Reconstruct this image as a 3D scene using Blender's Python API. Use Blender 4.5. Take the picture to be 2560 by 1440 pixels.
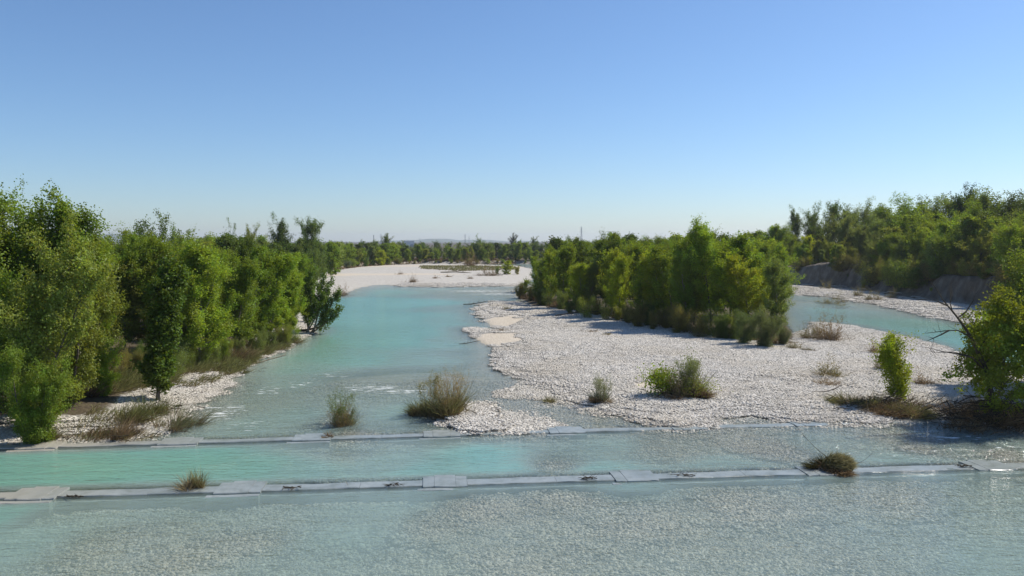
import bpy, math, random
import numpy as np
from mathutils import Vector, Matrix

# ------------------------------------------------------------------ camera, sky, sun, exposure
for o in list(bpy.data.objects):
    bpy.data.objects.remove(o, do_unlink=True)
scene = bpy.context.scene
COL = scene.collection
R = math.radians

CAM_H = 8.0                     # eye height above the water, on the bridge
FPX = 2009.0                    # focal length in pixels of the 2560 px wide photograph
PITCH = math.atan(117.0 / FPX)  # looking a little down
cam_data = bpy.data.cameras.new('camera')
cam_data.sensor_width = 36.0
cam_data.lens = 36.0 * FPX / 2560.0
cam_data.clip_start = 0.1
cam_data.clip_end = 30000.0
cam = bpy.data.objects.new('camera', cam_data)
COL.objects.link(cam)
cam.location = (0, 0, CAM_H)
cam.rotation_euler = (math.pi / 2 - PITCH, 0, 0)
scene.camera = cam

SUN_AZ, SUN_EL = R(63), R(46)   # to the right of the view, a little beyond it
world = bpy.data.worlds.new('World')
scene.world = world
world.use_nodes = True
wn = world.node_tree.nodes
wl = world.node_tree.links
sky = wn.new('ShaderNodeTexSky')
sky.sky_type = 'NISHITA'
sky.sun_disc = False
sky.sun_elevation = SUN_EL
sky.sun_rotation = SUN_AZ
sky.altitude = 300.0
sky.air_density = 1.0
sky.dust_density = 0.45
sky.ozone_density = 8.0
wl.new(sky.outputs[0], wn['Background'].inputs[0])
wn['Background'].inputs[1].default_value = 0.108

sun_data = bpy.data.lights.new('sun', 'SUN')
sun_data.energy = 4.9
sun_data.angle = R(0.53)
sun_data.color = (1.0, 0.94, 0.84)
sun = bpy.data.objects.new('sun', sun_data)
COL.objects.link(sun)
S = Vector((math.sin(SUN_AZ) * math.cos(SUN_EL), math.cos(SUN_AZ) * math.cos(SUN_EL), math.sin(SUN_EL)))
sun.rotation_euler = S.to_track_quat('Z', 'Y').to_euler()
sun.location = (40, 30, 60)

scene.view_settings.view_transform = 'Standard'
scene.view_settings.look = 'None'
scene.view_settings.gamma = 1.0
scene.view_settings.exposure = 0.3
scene.view_settings.use_curve_mapping = False
scene.render.engine = 'CYCLES'
scene.cycles.transparent_max_bounces = 12
scene.cycles.max_bounces = 8

rng = np.random.default_rng(7)
random.seed(7)

# ------------------------------------------------------------------ helpers
CP, SP = math.cos(PITCH), math.sin(PITCH)

def g(px, py, z=0.0):
    """point of the level plane z that the photograph shows at (px, py)"""
    x = (px - 1280.0) / FPX
    v = (720.0 - py) / FPX
    dy = CP + v * SP
    dz = -SP + v * CP
    t = (z - CAM_H) / dz
    return np.array([x * t, dy * t])

def top_z(py, Y):
    """height of something at forward distance Y that reaches row py"""
    v = (720.0 - py) / FPX
    return CAM_H + Y * (-SP + v * CP) / (CP + v * SP)

def x_at(px, Y):
    return (px - 1280.0) / FPX * Y          # pitch is small: good to a few cm

def link(o, parent=None):
    COL.objects.link(o)
    if parent is not None:
        o.parent = parent
    return o

def tag(o, label=None, cat=None, group=None, kind=None):
    if label: o['label'] = label
    if cat: o['category'] = cat
    if group: o['group'] = group
    if kind: o['kind'] = kind
    return o

def empty(name, loc, rz=0.0, scale=(1, 1, 1)):
    o = bpy.data.objects.new(name, None)
    o.empty_display_size = 0.3
    o.location = loc
    o.rotation_euler = (0, 0, rz)
    o.scale = scale
    return link(o)

def mesh_np(name, verts, faces, mat, attrs=None, smooth=False):
    """faces: (n,3) or (n,4) array, or a list of such arrays"""
    me = bpy.data.meshes.new(name)
    verts = np.asarray(verts, dtype=np.float32)
    fl = faces if isinstance(faces, list) else [faces]
    fl = [np.asarray(f, dtype=np.int32) for f in fl if len(f)]
    me.vertices.add(len(verts))
    me.vertices.foreach_set('co', verts.ravel())
    loops = np.concatenate([f.ravel() for f in fl])
    sizes = np.concatenate([np.full(len(f), f.shape[1], np.int32) for f in fl])
    starts = np.concatenate([[0], np.cumsum(sizes)[:-1]]).astype(np.int32)
    me.loops.add(len(loops))
    me.loops.foreach_set('vertex_index', loops)
    me.polygons.add(len(sizes))
    me.polygons.foreach_set('loop_start', starts)
    me.polygons.foreach_set('loop_total', sizes)
    me.polygons.foreach_set('use_smooth', np.full(len(sizes), bool(smooth)))
    for k, a in (attrs or {}).items():
        at = me.attributes.new(k, 'FLOAT', 'POINT')
        at.data.foreach_set('value', np.asarray(a, np.float32))
    me.update(calc_edges=True)
    if mat is not None:
        me.materials.append(mat)
    return me

def obj(name, me, parent=None, loc=(0, 0, 0)):
    o = bpy.data.objects.new(name, me)
    o.location = loc
    return link(o, parent)

class Bag:
    """collects tubes and boxes for one mesh"""
    def __init__(self):
        self.v, self.q, self.n = [], [], 0
    def tube(self, pts, rad, sides=5):
        pts = np.asarray(pts, float)
        k = len(pts)
        tang = np.gradient(pts, axis=0)
        tang /= np.linalg.norm(tang, axis=1)[:, None] + 1e-9
        ref = np.array([0.31, 0.17, 0.93]) if abs(tang[0, 2]) < 0.8 else np.array([0.9, 0.3, 0.1])
        a = np.cross(tang, ref); a /= np.linalg.norm(a, axis=1)[:, None] + 1e-9
        b = np.cross(tang, a)
        ang = np.linspace(0, 2 * np.pi, sides, endpoint=False)
        ring = pts[:, None, :] + (np.cos(ang)[None, :, None] * a[:, None, :] + np.sin(ang)[None, :, None] * b[:, None, :]) * np.asarray(rad)[:, None, None]
        self.v.append(ring.reshape(-1, 3))
        i = np.arange(k - 1)[:, None] * sides
        j = np.arange(sides)[None, :]
        j2 = (j + 1) % sides
        q = np.stack([self.n + i + j, self.n + i + j2, self.n + i + sides + j2, self.n + i + sides + j], -1).reshape(-1, 4)
        self.q.append(q)
        self.n += k * sides
    def box(self, c, s, rz=0.0, jit=0.0):
        x, y, z = np.array(s) / 2
        p = np.array([[-x, -y, -z], [x, -y, -z], [x, y, -z], [-x, y, -z], [-x, -y, z], [x, -y, z], [x, y, z], [-x, y, z]], float)
        if jit:
            p += rng.normal(0, jit, p.shape)
        cc, ss = math.cos(rz), math.sin(rz)
        p = p @ np.array([[cc, ss, 0], [-ss, cc, 0], [0, 0, 1]])
        self.v.append(p + np.array(c))
        self.q.append(self.n + np.array([[0, 3, 2, 1], [4, 5, 6, 7], [0, 1, 5, 4], [1, 2, 6, 5], [2, 3, 7, 6], [3, 0, 4, 7]]))
        self.n += 8
    def mesh(self, name, mat, smooth=True):
        return mesh_np(name, np.concatenate(self.v), np.concatenate(self.q), mat, smooth=smooth)

def unit(a):
    return a / (np.linalg.norm(a, axis=-1, keepdims=True) + 1e-9)

# value noise on a lattice, for the relief of the river bed
_lat = rng.random((256, 256))
def vnoise(x, y, s):
    x = np.asarray(x) / s + 900.3; y = np.asarray(y) / s + 700.7
    xi = np.floor(x).astype(int); yi = np.floor(y).astype(int)
    fx = x - xi; fy = y - yi
    fx = fx * fx * (3 - 2 * fx); fy = fy * fy * (3 - 2 * fy)
    a = _lat[xi % 256, yi % 256]; b = _lat[(xi + 1) % 256, yi % 256]
    c = _lat[xi % 256, (yi + 1) % 256]; d = _lat[(xi + 1) % 256, (yi + 1) % 256]
    return (a * (1 - fx) + b * fx) * (1 - fy) + (c * (1 - fx) + d * fx) * fy - 0.5

def sdist(X, Y, poly):
    """signed distance to a closed polygon, positive inside"""
    P = np.asarray(poly, float)
    d = np.full(X.shape, 1e18)
    inside = np.zeros(X.shape, bool)
    for i in range(len(P)):
        ax, ay = P[i]; bx, by = P[(i + 1) % len(P)]
        ex, ey = bx - ax, by - ay
        t = np.clip(((X - ax) * ex + (Y - ay) * ey) / (ex * ex + ey * ey + 1e-12), 0, 1)
        dd = (X - ax - t * ex) ** 2 + (Y - ay - t * ey) ** 2
        d = np.minimum(d, dd)
        c = ((ay > Y) != (by > Y))
        with np.errstate(divide='ignore', invalid='ignore'):
            xin = ex * (Y - ay) / (by - ay + 1e-12) + ax
        inside ^= c & (X < xin)
    d = np.sqrt(d)
    return np.where(inside, d, -d)

def sstep(a, b, x):
    t = np.clip((x - a) / (b - a), 0, 1)
    return t * t * (3 - 2 * t)

def PW(pts):
    return [g(a, b) for a, b in pts]

# ------------------------------------------------------------------ materials
class NT:
    def __init__(self, name):
        self.m = bpy.data.materials.new(name)
        self.m.use_nodes = True
        self.t = self.m.node_tree
        self.t.nodes.clear()
        self.out = self.t.nodes.new('ShaderNodeOutputMaterial')
    def n(self, typ, **kw):
        nd = self.t.nodes.new('ShaderNode' + typ)
        for k, v in kw.items():
            setattr(nd, k, v)
        return nd
    def l(self, a, b):
        self.t.links.new(a, b)
    def val(self, sock, v):
        if hasattr(v, 'is_linked') or hasattr(v, 'links'):
            self.l(v, sock)
        else:
            sock.default_value = v
    def attr(self, name):
        return self.n('Attribute', attribute_name=name).outputs['Fac']
    def math(self, op, a, b=0.0, c=None, clamp=False):
        nd = self.n('Math', operation=op, use_clamp=clamp)
        self.val(nd.inputs[0], a); self.val(nd.inputs[1], b)
        if c is not None: self.val(nd.inputs[2], c)
        return nd.outputs[0]
    def mix(self, fac, a, b, blend='MIX'):
        nd = self.n('Mix', data_type='RGBA', blend_type=blend)
        self.val(nd.inputs[0], fac)
        for s, v in ((nd.inputs[6], a), (nd.inputs[7], b)):
            if isinstance(v, tuple): s.default_value = (*v[:3], 1)
            else: self.l(v, s)
        return nd.outputs[2]
    def ramp(self, fac, stops):
        nd = self.n('ValToRGB')
        e = nd.color_ramp.elements
        while len(e) < len(stops): e.new(0.5)
        for i, (p, c) in enumerate(stops):
            e[i].position = p
            e[i].color = (*c, 1) if len(c) == 3 else c
        self.l(fac, nd.inputs[0])
        return nd.outputs[0]
    def mapr(self, v, a, b, c=0.0, d=1.0):
        nd = self.n('MapRange')
        nd.interpolation_type = 'SMOOTHSTEP'
        self.l(v, nd.inputs[0])
        for i, q in enumerate((a, b, c, d)): nd.inputs[1 + i].default_value = q
        return nd.outputs[0]
    def coords(self, kind='Object', scale=(1, 1, 1), rot=(0, 0, 0)):
        tc = self.n('TexCoord')
        mp = self.n('Mapping')
        mp.inputs['Scale'].default_value = scale
        mp.inputs['Rotation'].default_value = rot
        self.l(tc.outputs[kind], mp.inputs[0])
        return mp.outputs[0]
    def noise(self, vec, scale, detail=4.0, rough=0.55):
        nd = self.n('TexNoise')
        nd.inputs['Scale'].default_value = scale
        nd.inputs['Detail'].default_value = detail
        nd.inputs['Roughness'].default_value = rough
        self.l(vec, nd.inputs['Vector'])
        return nd.outputs['Fac']
    def bump(self, h, strength, dist):
        nd = self.n('Bump')
        nd.inputs['Strength'].default_value = strength
        nd.inputs['Distance'].default_value = dist
        self.l(h, nd.inputs['Height'])
        return nd.outputs[0]
    def principled(self, col, rough=0.8, spec=0.3, normal=None):
        p = self.n('BsdfPrincipled')
        if isinstance(col, tuple): p.inputs['Base Color'].default_value = (*col, 1)
        else: self.l(col, p.inputs['Base Color'])
        self.val(p.inputs['Roughness'], rough)
        p.inputs['Specular IOR Level'].default_value = spec
        if normal is not None: self.l(normal, p.inputs['Normal'])
        return p.outputs[0]
    def done(self, sh):
        self.l(sh, self.out.inputs['Surface'])
        return self.m

def wet_factor(t):
    """1 for stone that lies in or just above the water"""
    geo = t.n('NewGeometry')
    sep = t.n('SeparateXYZ')
    t.l(geo.outputs['Position'], sep.inputs[0])
    return t.mapr(sep.outputs[2], 0.0, 0.07, 1.0, 0.0)

def mat_ground():
    t = NT('river_gravel_and_soil')
    co = t.coords()
    vor = t.n('TexVoronoi'); vor.inputs['Scale'].default_value = 6.0; t.l(co, vor.inputs['Vector'])
    vor2 = t.n('TexVoronoi'); vor2.inputs['Scale'].default_value = 1.3; t.l(co, vor2.inputs['Vector'])
    sepc = t.n('SeparateColor'); t.l(vor.outputs['Color'], sepc.inputs[0])
    sepd = t.n('SeparateColor'); t.l(vor2.outputs['Color'], sepd.inputs[0])
    n1 = t.noise(co, 0.12, 5)
    n2 = t.noise(co, 2.5, 6, 0.7)
    grav = t.ramp(sepc.outputs[0], [(0.0, (0.30, 0.28, 0.25)), (0.35, (0.43, 0.405, 0.36)), (0.8, (0.51, 0.485, 0.435)), (1.0, (0.61, 0.59, 0.545))])
    grav = t.mix(t.math('MULTIPLY', sepd.outputs[1], 0.35), grav, (0.42, 0.385, 0.34))
    grav = t.mix(t.mapr(n1, 0.35, 0.7), grav, (0.50, 0.46, 0.40), 'MIX') if False else grav
    gap = t.mapr(vor.outputs['Distance'], 0.35, 0.75, 0.0, 0.55)
    grav = t.mix(gap, grav, (0.30, 0.275, 0.235))
    sandc = t.ramp(n2, [(0.3, (0.42, 0.36, 0.28)), (0.7, (0.54, 0.48, 0.39))])
    c = t.mix(t.attr('sand'), grav, sandc)
    litter = t.ramp(n2, [(0.3, (0.035, 0.028, 0.018)), (0.55, (0.085, 0.065, 0.04)), (0.75, (0.06, 0.075, 0.025))])
    c = t.mix(t.mapr(t.math('ADD', t.attr('soil'), t.math('MULTIPLY', t.math('SUBTRACT', n2, 0.5), 0.7)), 0.35, 0.65), c, litter)
    ns = t.noise(t.coords(scale=(0.9, 0.9, 0.35)), 0.8, 7, 0.7)
    cliff = t.ramp(ns, [(0.3, (0.065, 0.052, 0.036)), (0.5, (0.13, 0.108, 0.08)), (0.7, (0.23, 0.20, 0.16))])
    c = t.mix(t.attr('cliff'), c, cliff)
    wet = wet_factor(t)
    c = t.mix(t.math('MULTIPLY', wet, 0.55), c, t.mix(1.0, c, (0.78, 0.79, 0.72), 'MULTIPLY'))
    h = t.math('ADD', t.math('MULTIPLY', vor.outputs['Distance'], -1.0), t.math('MULTIPLY', n2, 0.6))
    nb = t.bump(h, 0.5, 0.07)
    return t.done(t.principled(c, 0.85, 0.2, nb))

def mat_stone():
    t = NT('river_cobbles')
    co = t.coords()
    oi = t.n('ObjectInfo')
    r = t.attr('rnd')
    n = t.noise(co, 14.0, 3)
    rr = t.math('ADD', r, t.math('MULTIPLY', t.math('SUBTRACT', n, 0.5), 0.35))
    c = t.ramp(rr, [(0.0, (0.09, 0.08, 0.07)), (0.05, (0.36, 0.335, 0.29)), (0.4, (0.52, 0.49, 0.43)), (0.75, (0.59, 0.56, 0.50)), (1.0, (0.70, 0.675, 0.625))])
    c = t.mix(t.math('MULTIPLY', t.math('FRACT', t.math('MULTIPLY', r, 37.7)), 0.35), c, (0.45, 0.39, 0.335))
    gp = t.n('NewGeometry')
    big = t.noise(gp.outputs['Position'], 0.16, 4, 0.6)
    c = t.mix(t.mapr(big, 0.42, 0.66, 0.0, 0.5), c, t.mix(1.0, c, (0.84, 0.79, 0.70), 'MULTIPLY'))
    wet = wet_factor(t)
    c = t.mix(t.math('MULTIPLY', wet, 0.75), c, t.mix(1.0, c, (0.80, 0.79, 0.74), 'MULTIPLY'))
    return t.done(t.principled(c, t.math('SUBTRACT', 0.85, t.math('MULTIPLY', wet, 0.4)), 0.3))

def mat_water():
    t = NT('turquoise_river_water')
    geo = t.n('NewGeometry')
    d = t.attr('depth')
    co = t.coords()
    # ripples, drawn out along the current
    mpa = t.coords(scale=(0.55, 1.5, 1), rot=(0, 0, R(-14)))
    na = t.noise(mpa, 1.1, 5, 0.6)
    nb = t.noise(t.coords(scale=(0.7, 1.6, 1), rot=(0, 0, R(20))), 4.0, 3, 0.55)
    chop = t.attr('chop')
    hh = t.math('ADD', na, t.math('MULTIPLY', nb, 0.35))
    hh = t.math('MULTIPLY', hh, t.math('ADD', 0.45, t.math('MULTIPLY', chop, 1.6)))
    nrm = t.bump(hh, 0.9, 0.17)
    # murk grows with depth
    nl = t.noise(co, 0.22, 3)
    deff = t.math('MULTIPLY', t.math('MAXIMUM', d, 0.0), t.math('ADD', 0.75, t.math('MULTIPLY', nl, 0.5)))
    turb = t.math('SUBTRACT', 1.0, t.math('POWER', 2.71828, t.math('MULTIPLY', deff, -1.45)))
    turb = t.math('ADD', 0.07, t.math('MULTIPLY', turb, 0.91))
    green = t.attr('green')
    mc = t.mix(green, (0.185, 0.395, 0.365), (0.172, 0.345, 0.262))
    mc = t.mix(t.mapr(d, 0.3, 1.1), t.mix(0.6, mc, (0.40, 0.435, 0.41)), mc)
    trans = t.n('BsdfTransparent')
    t.l(t.mix(t.mapr(d, 0.0, 0.7), (0.97, 0.985, 0.98), (0.66, 0.86, 0.83)), trans.inputs[0])
    dif = t.n('BsdfDiffuse'); t.l(mc, dif.inputs[0]); 
    body = t.n('MixShader'); t.l(turb, body.inputs[0]); t.l(trans.outputs[0], body.inputs[1]); t.l(dif.outputs[0], body.inputs[2])
    gl = t.n('BsdfGlossy'); gl.inputs['Roughness'].default_value = 0.07; t.l(nrm, gl.inputs['Normal'])
    fr = t.n('Fresnel'); fr.inputs[0].default_value = 1.33; t.l(nrm, fr.inputs[1])
    surf = t.n('MixShader'); t.l(t.math('MULTIPLY', fr.outputs[0], 0.85), surf.inputs[0]); t.l(body.outputs[0], surf.inputs[1]); t.l(gl.outputs[0], surf.inputs[2])
    # broken white water in the riffles
    f1 = t.noise(t.coords(scale=(0.8, 2.2, 1), rot=(0, 0, R(-14))), 1.7, 5, 0.7)
    foam = t.mapr(t.math('ADD', f1, t.math('MULTIPLY', t.attr('foam'), 0.26)), 0.76, 0.83)
    fd = t.n('BsdfDiffuse'); fd.inputs[0].default_value = (0.72, 0.75, 0.74, 1)
    fin = t.n('MixShader'); t.l(t.math('MULTIPLY', foam, t.math('MULTIPLY', t.attr('foam'), 0.85, clamp=True)), fin.inputs[0]); t.l(surf.outputs[0], fin.inputs[1]); t.l(fd.outputs[0], fin.inputs[2])
    return t.done(fin.outputs[0])

def mat_leaf(name, trans=0.42, gloss=0.0):
    t = NT(name)
    oi = t.n('ObjectInfo')
    r = t.attr('rnd')
    k = t.attr('clump')
    base = oi.outputs['Color']
    hsv = t.n('HueSaturation')
    t.l(base, hsv.inputs['Color'])
    t.l(t.math('ADD', 0.482, t.math('MULTIPLY', k, 0.034)), hsv.inputs['Hue'])
    t.l(t.math('ADD', 0.6, t.math('ADD', t.math('MULTIPLY', r, 0.4), t.math('MULTIPLY', k, 0.5))), hsv.inputs['Value'])
    hsv.inputs['Saturation'].default_value = 1.0
    c = hsv.outputs[0]
    dif = t.n('BsdfDiffuse'); t.l(c, dif.inputs[0])
    tr = t.n('BsdfTranslucent'); t.l(t.mix(1.0, c, (1.55, 1.4, 0.55), 'MULTIPLY'), tr.inputs[0])
    m = t.n('MixShader'); m.inputs[0].default_value = trans
    t.l(dif.outputs[0], m.inputs[1]); t.l(tr.outputs[0], m.inputs[2])
    gl = t.n('BsdfGlossy'); gl.inputs['Roughness'].default_value = 0.45; gl.inputs[0].default_value = (0.8, 0.85, 0.9, 1)
    m2 = t.n('MixShader'); m2.inputs[0].default_value = 0.015
    t.l(m.outputs[0], m2.inputs[1]); t.l(gl.outputs[0], m2.inputs[2])
    return t.done(m2.outputs[0])

def mat_bark(name, a, b):
    t = NT(name)
    co = t.coords(scale=(6, 6, 1.5))
    n = t.noise(co, 3.0, 5, 0.65)
    c = t.ramp(n, [(0.3, a), (0.7, b)])
    return t.done(t.principled(c, 0.9, 0.15, t.bump(n, 0.6, 0.03)))

def mat_blade(name, low, high):
    """dry at the root, greener at the tip, as flood-worn clumps are"""
    t = NT(name)
    r = t.attr('rnd')
    c = t.mix(t.mapr(t.attr('tip'), 0.25, 0.85), low, high)
    hsv = t.n('HueSaturation'); t.l(c, hsv.inputs['Color'])
    t.l(t.math('ADD', 0.5, t.math('MULTIPLY', r, 0.95)), hsv.inputs['Value'])
    dif = t.n('BsdfDiffuse'); t.l(hsv.outputs[0], dif.inputs[0])
    tr = t.n('BsdfTranslucent'); t.l(hsv.outputs[0], tr.inputs[0])
    m = t.n('MixShader'); m.inputs[0].default_value = 0.25
    t.l(dif.outputs[0], m.inputs[1]); t.l(tr.outputs[0], m.inputs[2])
    return t.done(m.outputs[0])

def mat_concrete():
    t = NT('wet_concrete')
    co = t.coords('Object')
    n1 = t.noise(co, 0.5, 5, 0.6)
    n2 = t.noise(co, 9.0, 5, 0.7)
    n3 = t.noise(co, 2.2, 6, 0.7)
    c = t.ramp(n1, [(0.35, (0.215, 0.245, 0.24)), (0.65, (0.30, 0.325, 0.315))])
    c = t.mix(t.mapr(n3, 0.42, 0.68, 0.0, 0.7), c, (0.145, 0.165, 0.14))
    c = t.mix(t.mapr(n2, 0.5, 0.75, 0.0, 0.5), c, (0.18, 0.20, 0.19))
    br = t.attr('silt')
    c = t.mix(br, c, t.ramp(n2, [(0.3, (0.30, 0.275, 0.225)), (0.7, (0.42, 0.385, 0.32))]))
    return t.done(t.principled(c, 0.32, 0.6, t.bump(n2, 0.5, 0.02)))

def mat_plain(name, col, rough=0.7, metal=0.0):
    t = NT(name)
    co = t.coords()
    n = t.noise(co, 1.5, 4)
    c = t.mix(t.math('MULTIPLY', n, 0.4), col, tuple(x * 0.7 for x in col))
    p = t.n('BsdfPrincipled'); t.l(c, p.inputs['Base Color']); p.inputs['Roughness'].default_value = rough; p.inputs['Metallic'].default_value = metal
    return t.done(p.outputs[0])

M_GROUND = mat_ground()
M_STONE = mat_stone()
M_WATER = mat_water()
M_LEAF = mat_leaf('broad_leaves')
M_BARK = mat_bark('grey_brown_bark', (0.06, 0.05, 0.04), (0.17, 0.145, 0.115))
M_PALEBARK = mat_bark('pale_poplar_bark', (0.13, 0.115, 0.09), (0.30, 0.27, 0.22))
M_DEAD = mat_bark('bleached_driftwood', (0.16, 0.12, 0.08), (0.36, 0.30, 0.22))
M_DARKWOOD = mat_bark('dark_sodden_wood', (0.035, 0.028, 0.02), (0.10, 0.08, 0.055))
M_CONC = mat_concrete()
M_STRAW = mat_blade('straw_and_green_blades', (0.27, 0.195, 0.105), (0.20, 0.20, 0.065))
M_BROWN = mat_blade('brown_flood_brush', (0.14, 0.092, 0.05), (0.27, 0.19, 0.105))
M_GREYGREEN = mat_blade('grey_green_blades', (0.24, 0.175, 0.10), (0.165, 0.185, 0.085))
M_LODGED = mat_blade('lodged_olive_grass', (0.22, 0.17, 0.085), (0.19, 0.205, 0.07))

# ------------------------------------------------------------------ ground: one sheet to the horizon
# edge of the active river bed (water and gravel); beyond it the wooded banks
BED = [np.array([-60.0, -40.0]), np.array([-60.0, 29.0])] + PW([
    (-250, 1116), (0, 1108), (200, 1105), (360, 1098), (410, 1068), (465, 1035), (490, 1000), (585, 948), (640, 900), (700, 882), (750, 853), (788, 828),
    (772, 800), (730, 760), (700, 722), (715, 700), (745, 688), (800, 680), (900, 668), (1050, 661), (1160, 662), (1290, 659), (1420, 662), (1640, 676),
    (1800, 694), (1980, 713), (2070, 719), (2150, 726), (2300, 750), (2420, 763), (2560, 788), (2800, 830)]) + [np.array([95.0, 60.0]), np.array([120.0, -40.0])]
BAR_MAIN = PW([(1232, 753), (1202, 763), (1194, 778), (1203, 798), (1228, 815), (1246, 826), (1215, 823), (1180, 817), (1157, 821), (1172, 838), (1208, 860), (1240, 872),
               (1226, 900), (1243, 924), (1282, 942), (1335, 958), (1395, 990), (1452, 1012), (1480, 1022), (1530, 1035), (1578, 1046), (1640, 1068), (1705, 1072), (1788, 1066),
               (1772, 1050), (1850, 1040), (1925, 1044), (1985, 1060), (2200, 1056), (2310, 1046), (2400, 1054), (2480, 1064), (2560, 1082), (2800, 1090),
               (2800, 985), (2560, 935), (2440, 895), (2380, 875), (2300, 851), (2200, 829), (2120, 814), (2060, 807), (2028, 806), (2018, 826), (1990, 834), (1968, 818), (1955, 790),
               (1965, 750), (1930, 730), (1700, 712), (1480, 700), (1360, 706), (1300, 722), (1286, 740), (1310, 752), (1330, 768), (1290, 756)])
ISLAND = PW([(1292, 738), (1340, 766), (1440, 785), (1600, 812), (1700, 832), (1800, 845), (1900, 862), (1975, 868), (1985, 842), (1960, 800), (1958, 760), (1925, 735), (1700, 716), (1480, 703), (1370, 708), (1305, 724)])
BAR_FAR = PW([(846, 741), (880, 727), (902, 719), (935, 713), (965, 712), (1005, 716), (1100, 718), (1200, 716), (1290, 716), (1330, 700), (1330, 672), (1290, 664), (1100, 659), (900, 664), (740, 683), (690, 700), (690, 740), (760, 750)])
BAR_RIGHT = PW([(1960, 728), (1990, 737), (2080, 744), (2180, 760), (2300, 787), (2400, 806), (2520, 835), (2700, 880), (2800, 830), (2560, 788), (2420, 763), (2300, 750), (2150, 726), (2000, 715), (1960, 714)])
BAR_CLUMP = PW([(1112, 1046), (1130, 1030), (1165, 1012), (1195, 1012), (1240, 1045), (1285, 1078), (1220, 1082), (1150, 1078)])
BAR_LEFT = PW([(395, 1004), (440, 985), (510, 960), (585, 952), (590, 960), (500, 1002), (430, 1010)])

# water depth, sounded at points of the river
SOUND = [(-200, 1180, 1.2), (60, 1180, 1.15), (250, 1170, 1.25), (450, 1150, 1.15), (620, 1170, .95), (760, 1170, .7), (870, 1135, .34), (960, 1160, .55), (1060, 1180, .8), (1200, 1140, .9), (1260, 1170, .85),
         (1385, 1162, .13), (1500, 1180, .75), (1540, 1110, .5), (1640, 1115, .16), (1700, 1130, .18), (1800, 1160, .5), (1900, 1112, .08), (1940, 1120, .06), (2050, 1110, .3), (2150, 1110, .34), (2230, 1095, .12), (2300, 1120, .05), (2400, 1125, .25), (2480, 1100, .35), (2540, 1140, .1), (2250, 1150, .5), (2700, 1120, .3),
         (0, 1290, .8), (60, 1340, .55), (120, 1290, .42), (250, 1270, .38), (300, 1350, .24), (450, 1400, .2), (300, 1430, .24), (650, 1290, .3), (620, 1350, .2), (900, 1300, .4), (980, 1260, .42), (880, 1340, .46), (760, 1400, .36), (700, 1440, .36),
         (1100, 1300, .2), (1200, 1270, .15), (1400, 1250, .13), (1300, 1400, .2), (1050, 1430, .28), (1600, 1300, .17), (1650, 1400, .22), (1900, 1260, .14), (2000, 1350, .22), (2250, 1250, .16), (2250, 1350, .27), (2450, 1280, .3), (2500, 1400, .42), (2750, 1350, .4), (1500, 1600, .3), (500, 1700, .4), (2500, 1700, .4),
         (450, 1080, .3), (520, 1040, .25), (560, 1075, .45), (640, 1060, .5), (760, 1040, .55), (800, 1085, .3), (880, 1085, .06), (850, 1045, .1), (930, 1060, .35), (900, 1000, .3), (900, 960, .2), (980, 960, .16), (1040, 940, .26), (970, 1040, .55), (1030, 1030, .6), (1090, 1090, .35), (1080, 950, .12), (1130, 943, .03), (1190, 975, .12), (1230, 1010, .12), (1300, 980, .0), (1330, 985, .0), (1345, 1010, .08), (1330, 1050, .03), (1360, 1065, .03), (1420, 1050, .1), (1480, 1060, .14), (1550, 1070, .2), (1200, 930, .3), (1180, 890, .4), (1850, 1055, .1),
         (620, 990, .35), (680, 960, .5), (720, 920, .7), (780, 880, .9), (850, 840, 1.1), (950, 800, 1.5), (1000, 850, 1.3), (900, 900, .9), (1050, 900, .65), (1100, 850, .7), (1120, 800, .8), (1000, 760, 1.5), (900, 760, 1.2), (1150, 770, .6), (1190, 740, .3), (1230, 730, .12), (1150, 726, .22), (1280, 728, .12), (1080, 724, .5), (950, 730, .8), (1280, 748, .35),
         (1990, 760, .5), (2060, 755, .25), (2050, 775, .7), (2150, 785, .6), (2250, 810, .9), (2350, 830, 1.0), (2450, 860, 1.2), (2000, 800, .6), (2005, 825, .6), (2130, 770, .35), (2700, 920, 1.2), (1940, 745, .6), (1500, 690, .5), (1750, 705, .5)]
SND = np.array([[*g(a, b), d] for a, b, d in SOUND])

def axis(parts):
    out = []
    for a, b, s in parts:
        out.append(np.arange(a, b, s))
    return np.concatenate(out)
def geo_ax(a, b, n):
    return np.geomspace(a, b, n)
xs = np.concatenate([-geo_ax(125, 9000, 28)[::-1], axis([(-120, -45, 1.0), (-45, 55, 0.38), (55, 92, 0.42), (92, 122, 0.9)]), geo_ax(124, 9000, 28)])
ys = np.concatenate([axis([(-60, 6, 4.0), (6, 16, 1.0), (16, 62, 0.32), (62, 88, 0.55), (88, 165, 0.45), (165, 305, 1.8)]), geo_ax(307, 11000, 34)])
GX, GY = np.meshgrid(xs, ys, indexing='ij')

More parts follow.
